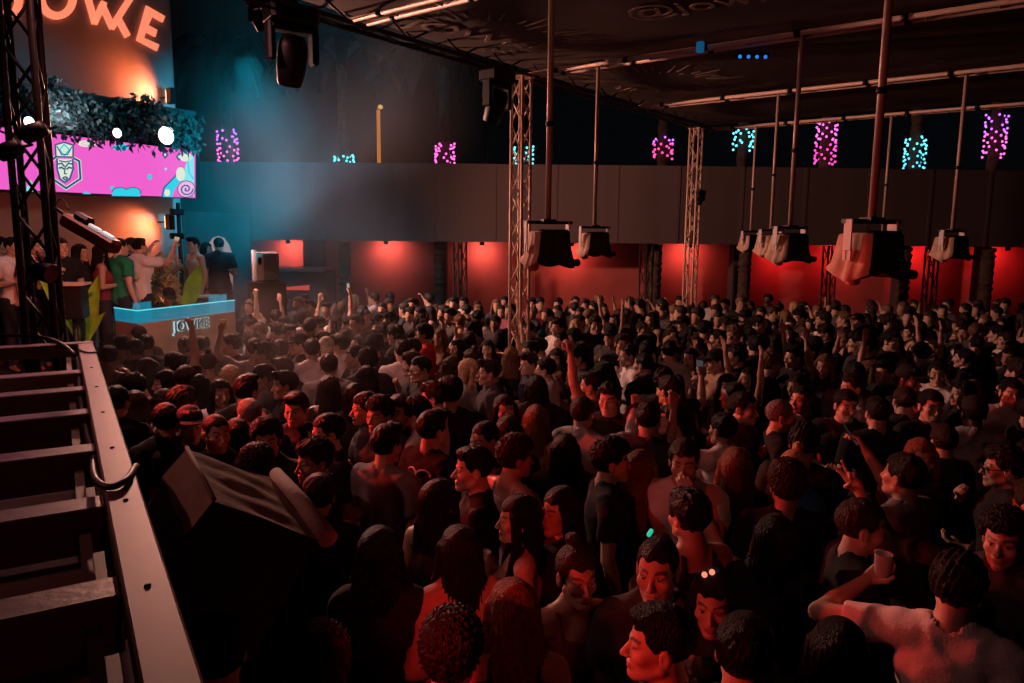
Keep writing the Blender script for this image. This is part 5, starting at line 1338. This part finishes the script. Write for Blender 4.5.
 (973, 414, 200, Mn, 'cap', 'k', 'sleeve', 's', 'idle', 3, 'man in a pale shirt', 'dark-skinned man in a cap and pale shirt, back turned, on the right'),
 (1011, 393, 0, Mn, 'crop', 'k', 'tee', 's', 'idle2', 0, None, 'grinning man close to the right edge of the photo'),
 (921, 458, 0, Fm, 'wavy', 'a', 'sleeve', 'k', 'idle2', 0, 'laughing auburn-haired woman', 'laughing woman with long auburn hair facing the camera'),
 (1003, 468, -80, Mn, 'messy', 'd', 'sleeve', 'k', 'smoke', 0, 'man in glasses at the right', 'man in glasses with a white collar, hand at his mouth, at the right edge'),
 (810, 356, -5, Fm, 'long', 'b', 'tank', 'm', 'both_up', 0, None, 'red-lit woman with both hands raised in the middle right'),
 (863, 528, 105, Mn, 'crop', 'b', 'tee', 'k', 'idle', 0, 'brown-haired man facing right', 'brown-haired man in black in profile to the right'),
 (1004, 540, -10, Mn, 'curly', 'd', 'sleeve', 'c', 'peace', 0, 'curly man in an open jacket', 'curly-haired young man in a dark jacket making a V sign'),
 (958, 588, 172, Mn, 'messy', 'k', 'tee', 'w', 'arm_out', 0, 'man in the tied white T-shirt', 'black-haired man in a white T-shirt from behind, elbow out, holding a cup'),
 (459, 553, 200, Fm, 'long', 'd', 'sleeve', 'p', 'idle', 0, 'woman in the patterned top', 'long dark-haired woman in a patterned pale top turned away'),
 (518, 520, -90, Fm, 'long', 'k', 'tank', 't', 'cup', 0, 'sleek-haired woman in profile', 'woman with sleek dark hair in profile left holding a cup'),
 (560, 512, -55, Fm, 'long', 'k', 'tee', 'k', 'idle', 0, None, 'woman in glasses with a red-lit forehead behind the woman with a bun'),
 (577, 577, 25, Fm, 'bun', 'b', 'tank', 'm', 'idle', 0, 'woman with a bun', 'woman with a high bun and a red-lit face in a strappy top'),
 (657, 571, 10, Mn, 'buzz', 'd', 'sleeve', 'c', 'cup2', 0, 'man in an open shirt', 'slick-haired man in an open grey shirt facing the camera'),
 (659, 645, -85, Mn, 'fade', 'k', 'tee', 'k', 'idle', 0, 'slick-haired person in profile', 'person with slicked-back hair in red profile at the bottom centre'),
 (713, 603, -25, Fm, 'long', 'd', 'tee', 'k', 'idle2', 0, 'woman with a glowing bow', 'woman with a small glowing red hair bow, face in shadow'),
 (688, 517, -140, Mn, 'messy', 'k', 'tank', 'k', 'idle', 0, None, 'dark-haired bare-shouldered person looking away left above the glowing bow'),
 (379, 555, 175, Fm, 'wavy', 'k', 'tee', 'k', 'idle', 0, None, 'woman with long black hair in deep shadow, lower left of the crowd'),
 (512, 612, 180, Fm, 'long', 'a', 'tank', 'k', 'idle2', 0, None, 'woman with long reddish-dark hair from behind left of the woman with a bun'),
 (452, 655, 165, Mn, 'curly', 'k', 'tee', 'r', 'idle', 0, None, 'curly black head at the bottom edge with a red collar'),
 (318, 672, 170, Mn, 'curly', 'b', 'tee', 'k', 'idle', 0, None, 'red-lit brown hair at the bottom left edge of the crowd'),
 (216, 655, 170, Mn, 'crop', 'k', 'tee', 'k', 'idle2', 0, None, 'dark head beside the pale rail in the lower left corner'),
 (440, 503, 140, Fm, 'long', 'k', 'tank', 'k', 'idle', 0, None, 'black-haired woman with a bare red-edged shoulder below the white script'),
 (775, 540, 175, Fm, 'long', 'd', 'sleeve', 'k', 'idle', 0, None, 'woman with long dark hair deep in shadow below the blonde'),
 (745, 655, 170, Mn, 'crop', 'k', 'tee', 'k', 'idle', 0, None, 'black silhouette of a head at the bottom, right of the glowing bow'),
 (838, 655, 170, Fm, 'long', 'k', 'tee', 'k', 'idle2', 0, None, 'dark long-haired silhouette at the bottom left of the bent elbow'),
 (276, 318, 175, Mn, 'crop', 'd', 'tee', 'w', 'fist2', 0, 'man with a raised arm in white', 'man in white raising one arm high right of the booth'),
 (300, 318, 175, Fm, 'long', 'd', 'tee', 's', 'both_up', 0, None, 'person with both hands raised near the left wall'),
 (337, 316, -150, Mn, 'crop', 'd', 'tee', 'w', 'fist', 0, 'person filming with a phone', 'person holding a phone high to film, near the second red bay'),
 (318, 325, -100, Mn, 'crop', 'k', 'tee', 's', 'idle', 0, None, 'dark-haired man in profile left just below the raised phone'),
]
PLACED = []; TAGS = []
S0 = {Mn: 1.005, Fm: .958}
rr = random.Random(11)
held = {}
for i, (px, py, a, fem, hair, hc, top, tc, pose, sk, tg, lab) in enumerate(PEOPLE):
    s = S0[fem]*(1+rr.uniform(-.012, .012)); P = at_z(px, py, 1.63*s)
    PLACED.append(dict(P=P, a=a, s=s, fem=fem, hair=hair, hc=hc, top=top, tc=tc, pose=pose, sk=sk, label=lab, px=px, py=py, tag=tg, man=True))
# the rest of the crowd, scattered between them
rr = random.Random(23)
def rail_x(py): return 94+(py-342)*.326
def free(px, py):
    if px < 248 and py < 352: return False
    if px < rail_x(py)+14: return False
    if px < 345 and py > 455: return False
    return True
cells = {}
def near(P, d):
    cx_, cy_ = int(P[0]//.5), int(P[1]//.5)
    for i in range(cx_-1, cx_+2):
        for j in range(cy_-1, cy_+2):
            for q in cells.get((i, j), ()):
                if (q[0]-P[0])**2+(q[1]-P[1])**2 < d*d: return True
    return False
def put_cell(P): cells.setdefault((int(P[0]//.5), int(P[1]//.5)), []).append((P[0], P[1]))
for p in PLACED: put_cell(p['P'])
tw = grid(9.66, EDGE_V); tw2 = grid(16.43, EDGE_V)
for q in (tw, tw2): put_cell(q)
tries = 0
FARLIM = WY-1.5
while tries < 16000:
    tries += 1
    y = 2.2 + (FARLIM-2.2)*math.sqrt(rr.random()); x = rr.uniform(-.80, .80)*y
    fem = rr.random() < .42
    s = S0[fem]*(1+rr.gauss(0, .022)); P = Vector((x, y, 1.63*s)); px, py, d = pix(P)
    if px < -10 or px > 1045 or py > 700 or not free(px, py): continue
    if near(P, .43 if y > 6 else .47): continue
    put_cell(P)
    st = math.degrees(math.atan2(-5.0-x, 10.0-y))     # towards the stage
    a = -(st) + 180 + math.degrees(math.atan2(x, y)) if False else None
    dirs = rr.random()
    tos = Vector((-5.0-x, 10.2-y, 0)).normalized(); az = math.atan2(x, y); cam_d = Vector((-math.sin(az), -math.cos(az), 0)); rt = Vector((math.cos(az), -math.sin(az), 0))
    base_a = math.degrees(math.atan2(tos.dot(rt), tos.dot(cam_d)))
    a = base_a + rr.gauss(0, 42) if dirs < .68 else rr.uniform(-180, 180)
    hair = rr.choice(['long', 'long', 'wavy', 'bob', 'pony', 'bun', 'long']) if fem else rr.choice(['crop', 'crop', 'fade', 'quiff', 'curly', 'messy', 'buzz', 'cap', 'messy'])
    hc = rr.choice('kkkkddddbbbl') if not fem else rr.choice('kkkddddbbbblly')
    top = rr.choice(['tee', 'tank', 'tee', 'sleeve', 'tee', 'crop', 'sleeve']) if fem else rr.choice(['tee', 'tee', 'tee', 'sleeve'])
    tc = rr.choice('kkkkkkkknncccgswwm') if not fem else rr.choice('kkkkkknccgswwtmp')
    pose = rr.choice(['idle', 'idle', 'idle2', 'idle2', 'look_down', 'cup', 'cup2', 'fold', 'wave']) if fem else rr.choice(['idle', 'idle', 'idle2', 'idle2', 'cup', 'cup2', 'smoke', 'fold', 'film'])
    if rr.random() < .02: pose = 'both_up' if fem else 'fist'
    if top in ('crop',): top = 'crop'
    PLACED.append(dict(P=P, a=a, s=s, fem=int(fem), hair=hair, hc=hc, top=top, tc=tc, pose=pose, sk=rr.choice((0, 0, 0, 1, 1, 2)), label=None, px=px, py=py, tag=None, man=False))
PLACED.sort(key=lambda p: (not p['man'], p['P'][1]))
near_list = PLACED[:288]; far_list = PLACED[288:]
# labels for those found by their neighbours
TG = [(p['px'], p['py'], p['tag']) for p in PLACED if p['tag']]
LAND = TG + [(521, 318, 'front lattice tower'), (100, 400, 'middle of the pale rail'), (696, 300, 'far lattice tower'), (550, 285, 'nearest hanging speaker'), (596, 268, 'second hanging speaker'), (790, 275, 'row of three speakers'), (872, 300, 'large covered speaker'), (952, 280, 'lone right-hand speaker'), (320, 535, 'end of the rolled cloth'), (1024, 430, 'right edge of the photo'), (1024, 600, 'lower right corner of the photo')]
HW = {'crop': 'short-haired', 'fade': 'faded-cut', 'quiff': 'quiffed', 'curly': 'curly-haired', 'messy': 'shaggy-haired', 'buzz': 'buzz-cut', 'cap': 'capped', 'long': 'long-haired', 'wavy': 'wavy-haired', 'bob': 'bob-haired', 'pony': 'ponytailed', 'bun': 'bun-haired'}
TW = {'tee': 'T-shirt', 'sleeve': 'sweater', 'tank': 'strappy top', 'crop': 'crop top'}
used = set(p['label'] for p in PLACED if p['label'])
def face_word(a):
    a = (a+180) % 360-180
    return 'facing the camera' if abs(a) < 45 else 'back turned' if abs(a) > 135 else 'facing left' if a < 0 else 'facing right'
for p in near_list:
    if p['label']: continue
    look = '%s %s in %s %s, %s' % (('' if p['hair'] == 'cap' else HN[p['hc']]+' ')+HW[p['hair']], 'woman' if p['fem'] else 'man', CN[p['tc']], TW[p['top']], face_word(p['a']))
    opts = sorted(LAND, key=lambda q: math.hypot(q[0]-p['px'], (q[1]-p['py'])*1.4))
    done = None
    for near_w in ('next ', ''):
        for q in opts[:7]:
            dx, dy = p['px']-q[0], p['py']-q[1]; n = 'the '+q[2]
            if abs(dx) > abs(dy)*1.2: rel = ('left of ' if dx < 0 else 'right of ')
            else: rel = ('behind ' if dy < 0 else 'in front of ')
            c = look+', '+rel+n
            if len(c.replace(',', '').split()) <= 16 and c not in used: done = c; break
        if done: break
    if done is None: done = look+', deep in the crowd'
    used.add(done); p['label'] = done
arms_by = {}
for p in near_list:
    az = math.atan2(p['P'][0], p['P'][1]); rz = math.radians(p['a'])-az
    o, arms = person(p['P'], rz, p['s'], p['fem'], p['hair'], p['hc'], p['top'], p['tc'], p['pose'], p['sk'], p['label'], 'people in the crowd')
    p['o'] = o; p['arms'] = arms
def by(tg): return next(p for p in near_list if p['tag'] == tg)
give_cup(by('man raising an amber drink')['o'], by('man raising an amber drink')['arms'][1], 'amber drink in a clear cup held up near the booth', True)
give_cup(by('woman drinking')['o'], by('woman drinking')['arms'][0], 'white cup at the lips of the drinking woman')
give_cup(by('man in the tied white T-shirt')['o'], by('man in the tied white T-shirt')['arms'][1], 'pale cup held out by the man in white at the bottom right')
give_cup(by('sleek-haired woman in profile')['o'], by('sleek-haired woman in profile')['arms'][0], 'pale cup held by the sleek-haired woman in profile')
give_cup(by('woman in green')['o'], by('woman in green')['arms'][0], 'cup held by the woman in green')
give_phone(by('person filming with a phone')['o'], by('person filming with a phone')['arms'][0], 'lit phone held high near the second red bay')
k = 0
for p in near_list:
    if p['man'] or p['pose'] not in ('film', 'cup', 'cup2'): continue
    k += 1
    if p['pose'] == 'film' and k % 2 == 0: give_phone(p['o'], p['arms'][0], 'phone raised by the '+' '.join(p['label'].replace(',', '').split()[:11]), PDIM)
    elif p['pose'] == 'cup' and k % 3 == 0: give_cup(p['o'], p['arms'][0], 'white cup held by the '+' '.join(p['label'].replace(',', '').split()[:11]))
# small things worn: the glowing bow and the green hair light, eyeglasses, prints
def head_local(p, v):
    W = world_of(p['o']); return W @ (Matrix(body_of(p['fem'], p['pose'])[1].tolist()) @ Vector(v))
p = by('woman with a glowing bow')
b = MB()
for sg in (-1, 1): b.ball(head_local(p, (sg*.014-.02, -.035, .143+.008*sg)), .011, 10, 6)
b.obj('hair_bow', emit_mat('glowing_bow', (1, .22, .12), 1.4), p['o']).matrix_parent_inverse = world_of(p['o']).inverted()
p = by('man in an open shirt'); b = MB(); b.box(head_local(p, (-.03, -.01, .152)), (.016, .016, .034), Matrix.Rotation(.5, 3, 'Y'), .005); b.obj('hair_clip', emit_mat('green_hair_light', (.02, .65, .40), .8), p['o']).matrix_parent_inverse = world_of(p['o']).inverted()
def glasses(p):
    b = MB(); Mx = None
    L = []
    for sg in (-1, 1):
        ring_ = [head_local(p, (sg*.033+.021*math.cos(t), -.104, .000+.017*math.sin(t))) for t in [2*math.pi*k/14 for k in range(15)]]
        b.tube(ring_, .0022, 5, cap=False); b.tube([head_local(p, (sg*.054, -.10, .004)), head_local(p, (sg*.084, .01, .006))], .002, 5)
        n0 = len(b.v); b.v += [tuple(x) for x in ring_[:-1]]; b.f.append(tuple(range(n0, n0+14))); b.sm.append(False)
    b.tube([head_local(p, (-.012, -.106, .004)), head_local(p, (.012, -.106, .004))], .002, 5)
    g = b.obj('eyeglasses', M['black'], p['o']); g.matrix_parent_inverse = world_of(p['o']).inverted()
for tg in ('man in glasses and black sweater', 'man in glasses lit red', 'man in glasses at the right'): glasses(by(tg))
def back_print(p, pts_list, m, w_=.008, z=1.33, name='back_print'):
    """strokes laid on the back of the shirt"""
    b = MB(); W = world_of(p['o'])
    for pl in pts_list:
        P_ = []
        for x, zz in pl:
            r = np.array(top_pts(p)); dd = np.abs(r[:, 0]-x)+np.abs(r[:, 2]-(z+zz)); ok = dd < .02
            y = r[ok][:, 1].max() if ok.any() else .12
            P_.append(W @ Vector((x, y+.004, z+zz)))
        b.tube(P_, w_, 5)
    g = b.obj(name, m, p['o']); g.matrix_parent_inverse = world_of(p['o']).inverted()
def top_pts(p):
    me = top_of(p['fem'], p['pose'], p['top']); v = np.empty(len(me.vertices)*3, np.float32); me.vertices.foreach_get('co', v); return v.reshape(-1, 3)
wp = mat('white_print', (.7, .66, .64), .7)
back_print(by('man with a printed back'), [[(.09, .03), (.06, -.06)], [(.06, -.06), (.04, .04)], [(.04, .04), (.0, -.06)], [(.01, .04), (-.03, -.06)], [(-.03, -.06), (-.05, .03)], [(-.05, .03), (-.09, -.06)]], wp, .006)
back_print(by('man with white back lettering'), [[(.06+.02*math.cos(k*.9)-.014*k, .02*math.sin(k*.9)) for k in range(15)]], wp, .0055, 1.395)
# shoulder print of the grey buzz-cut man
p = by('grey buzz-cut man'); b = MB(); W = world_of(p['o'])
r = top_pts(p)
for k in range(9):
    x, z = -.075+.045*math.cos(k*2.4)*(k/9)**.5, 1.385+.05*math.sin(k*2.4)*(k/9)**.5; ok = (np.abs(r[:, 0]-x)+np.abs(r[:, 2]-z)) < .02; y = r[ok][:, 1].max() if ok.any() else .12
    b.ball(W @ Vector((x, y, z)), .017, 8, 5)
g = b.obj('floral_print', mat('red_floral_print', (.75, .12, .08), .7), p['o']); g.matrix_parent_inverse = W.inverted()
# ---- people on the stage
STAGE = [
 (121, 254, 120, Mn, 'buzz', 'd', 'tee', 'G', 'idle', 0, 10.2, 'man in a green T-shirt standing on the stage left of the booth'),
 (140, 253, 130, Mn, 'fade', 'd', 'tee', 'w', 'film2', 0, 10.6, 'man in a white T-shirt on the stage holding a phone in both hands'),
 (133, 251, 40, Mn, 'crop', 'b', 'tee', 'k', 'idle2', 0, 11.2, 'man half hidden between the green and white T-shirts on stage'),
 (169, 296, 20, Mn, 'cap', 'k', 'tee', 'k', 'look_down', 1, 10.75, 'person in a black cap bent over the booth controls'),
 (193, 247, -60, Mn, 'quiff', 'd', 'tank', 's', 'cup', 0, 12.4, 'pale-shirted man facing left behind the big leaf'),
 (207, 252, 60, Fm, 'long', 'd', 'tee', 'k', 'idle', 1, 12.9, 'dark figure before the lit arch, the left of two'),
 (219, 250, 170, Mn, 'crop', 'k', 'tee', 'n', 'idle2', 1, 12.8, 'dark figure silhouetted against the lit arch, the right of two'),
 (61, 249, 20, Mn, 'crop', 'b', 'tee', 'k', 'cup', 0, 9.6, 'red-faced man on stage just right of the left truss tower'),
 (36, 256, 40, Mn, 'crop', 'd', 'tee', 'm', 'idle', 0, 9.9, 'man seen between the legs of the left truss tower'),
 (14, 257, 30, Mn, 'crop', 'k', 'tee', 'w', 'idle2', 0, 9.8, 'man in a pale top on stage left of the truss tower'),
 (2, 254, 60, Mn, 'crop', 'k', 'tee', 's', 'idle', 0, 10.2, 'man in a pale top cut by the left edge before the lit arch'),
 (81, 256, 60, Fm, 'long', 'd', 'tee', 'k', 'idle', 1, 10.0, 'woman in a dark top standing under the light bar'),
 (102, 259, 100, Fm, 'long', 'k', 'tank', 'm', 'idle2', 1, 10.1, 'long-haired woman in a maroon dress beside the green T-shirt'),
]
for px, py, a, fem, hair, hc, top, tc, pose, sk, y, lab in STAGE:
    P = at_y(px, py, y); s = S0[fem]; base = P.z-1.63*s; az = math.atan2(P.x, P.y)
    o, arms = person(P, math.radians(a)-az, s, fem, hair, hc, top, tc, pose, sk, lab, 'people on the stage', base=max(base, STZ) if base > STZ-.25 else base)
    if pose == 'film2': give_phone(o, arms[0], 'dark phone held up by the man in white on the stage')
# sparkling dancer: figure with a fringed gold costume
P = at_y(160, 262, 11.9); az = math.atan2(P.x, P.y)
o, arms = person(P, math.radians(-30)-az, .958, Fm, 'bun', 'y', 'crop', 't', 'wave', 0, 'dancer in a shaggy gold sequinned costume behind the booth', 'people on the stage', base=P.z-1.63*.958)
b = MB(); W = world_of(o); r3 = random.Random(3)
for k in range(620):
    a = r3.uniform(0, 6.283); z = r3.uniform(.75, 1.66); r_ = .14+.10*math.sin((z-.7)*3.0)+r3.uniform(-.03, .06); c_ = W @ Vector((r_*math.cos(a), r_*.8*math.sin(a)+.05, z))
    d = Vector((r3.uniform(-1, 1), r3.uniform(-1, 1), r3.uniform(-1.5, .3))).normalized()*.07; e = d.cross(Vector((r3.uniform(-1, 1), r3.uniform(-1, 1), r3.uniform(-1, 1)))).normalized()*.018
    n0 = len(b.v); b.v += [tuple(c_-d), tuple(c_+e), tuple(c_+d), tuple(c_-e)]; b.f.append((n0, n0+1, n0+2, n0+3)); b.sm.append(False)
g = b.obj('sequin_costume', mat('gold_sequins', (.85, .62, .30), .35, metal=.35), o); g.matrix_parent_inverse = W.inverted()
# ---- the far crowd, past the three hundred largest figures: one object
colmat = mat('far_crowd', (.1, .1, .1), .7); t_ = colmat.node_tree; vc = t_.nodes.new('ShaderNodeVertexColor'); vc.layer_name = 'tone'; t_.links.new(vc.outputs[0], t_.nodes['Principled BSDF'].inputs['Base Color'])
lo = {}
def low(fem, pose, top, hair):
    k_ = (fem, pose, top, hair)
    if k_ not in lo:
        key = ('b', fem, pose)
        if key not in lo: lo[key] = build_body(fem, pose, False)
        V, Q, tone, Mh, arms = lo[key]
        key = ('t', fem, pose, top)
        if key not in lo: lo[key] = build_top(fem, pose, top, 0, False)
        key = ('h', hair)
        if key not in lo: lo[key] = build_hair('crop' if hair in ('cap', 'fade', 'buzz') else hair, False)
        TV, TQ = lo['t', fem, pose, top]; HV, HQ = lo['h', hair]; HV = HV@Mh[:3, :3].T+Mh[:3, 3]
        kf = V[Q].mean(1)[:, 2] > .80; vi = np.unique(Q[kf]); mp_ = np.full(len(V), -1); mp_[vi] = np.arange(len(vi)); keep = mp_[Q[kf]]; V = V[vi]
        lo[k_] = (np.concatenate([V, TV, HV]), np.concatenate([keep, TQ+len(V), HQ+len(V)+len(TV)]), len(V), len(TV), len(HV))
    return lo[k_]
AV, AQ, AC, off = [], [], [], 0
FAR_POSE = {'look_down': 'idle', 'cup2': 'cup', 'smoke': 'idle2', 'scratch': 'idle'}
for p in far_list:
    V, Q, n1, n2, n3 = low(p['fem'], FAR_POSE.get(p['pose'], p['pose']), 'tank' if p['top'] == 'crop' else p['top'], 'crop' if p['hair'] in ('cap', 'fade', 'buzz') else p['hair'])
    az = math.atan2(p['P'][0], p['P'][1]); rz = math.radians(p['a'])-az; c, s_ = math.cos(rz), math.sin(rz)
    X = V*p['s']; X = np.stack([c*X[:, 0]-s_*X[:, 1]+p['P'][0], s_*X[:, 0]+c*X[:, 1]+p['P'][1], X[:, 2]], 1)
    AV.append(X); AQ.append(Q+off); off += len(X)
    AC.append(np.concatenate([np.tile(SKIN[p['sk']], (n1, 1)), np.tile(CLOTH[p['tc']], (n2, 1)), np.tile(HAIR[p['hc']], (n3, 1))]))
if AV:
    me = np_mesh('distant_crowd', np.concatenate(AV), np.concatenate(AQ), np.concatenate(AC)); me.materials.append(colmat)
    o = bpy.data.objects.new('distant_crowd', me); COL.objects.link(o)
    tag(o, 'packed distant crowd of small dark heads before the red wall', 'crowd', kind='stuff')
print('CROWD', len(near_list), len(far_list), len(_b), len(_t))
# ---------------------------------------------------------------- stage smoke
def smoke(name, c, size, dens, scale, label):
    hz = MB().box(c, size).obj(name, M['black'])
    tag(hz, label, 'smoke', kind='stuff')
    m = bpy.data.materials.new('smoke'); m.use_nodes = True; t = m.node_tree; t.nodes.clear()
    out = t.nodes.new('ShaderNodeOutputMaterial'); vs_ = t.nodes.new('ShaderNodeVolumeScatter'); t.links.new(vs_.outputs[0], out.inputs['Volume'])
    vs_.inputs['Color'].default_value = (.9, .9, .9, 1); vs_.inputs['Anisotropy'].default_value = .15
    tc_ = t.nodes.new('ShaderNodeTexCoord'); n = t.nodes.new('ShaderNodeTexNoise'); n.inputs['Scale'].default_value = scale; n.inputs['Detail'].default_value = 3; n.inputs['Distortion'].default_value = .6
    t.links.new(tc_.outputs['Object'], n.inputs['Vector'])
    mr = t.nodes.new('ShaderNodeMapRange'); mr.inputs[1].default_value = .38; mr.inputs[2].default_value = .72; mr.inputs[3].default_value = .0; mr.inputs[4].default_value = dens
    t.links.new(n.outputs[0], mr.inputs[0])
    # thins out towards the sides of the cloud
    sp = t.nodes.new('ShaderNodeSeparateXYZ'); t.links.new(tc_.outputs['Generated'], sp.inputs[0])
    def fall(o_, a, b):
        f = t.nodes.new('ShaderNodeMapRange'); f.interpolation_type = 'SMOOTHSTEP'; f.inputs[1].default_value = a; f.inputs[2].default_value = b; t.links.new(o_, f.inputs[0]); return f.outputs[0]
    cur = mr.outputs[0]
    for o_, a, b in ((sp.outputs[0], 0, .3), (sp.outputs[0], 1, .55), (sp.outputs[1], 0, .3), (sp.outputs[1], 1, .75), (sp.outputs[2], 1, .6)):
        x = t.nodes.new('ShaderNodeMath'); x.operation = 'MULTIPLY'; t.links.new(cur, x.inputs[0]); t.links.new(fall(o_, a, b), x.inputs[1]); cur = x.outputs[0]
    t.links.new(cur, vs_.inputs['Density'])
    hz.data.materials.clear(); hz.data.materials.append(m)

smoke('stage_smoke', (-3.9, 13.9, 4.3), (7.6, 3.9, 8.6), HAZE, .42, 'teal stage smoke drifting at the right of the stage')
smoke('crowd_smoke', (-2.5, 7.4, 1.75), (3.6, 3.8, 1.7), HAZE2, .9, 'thin grey smoke over the heads right of the booth')
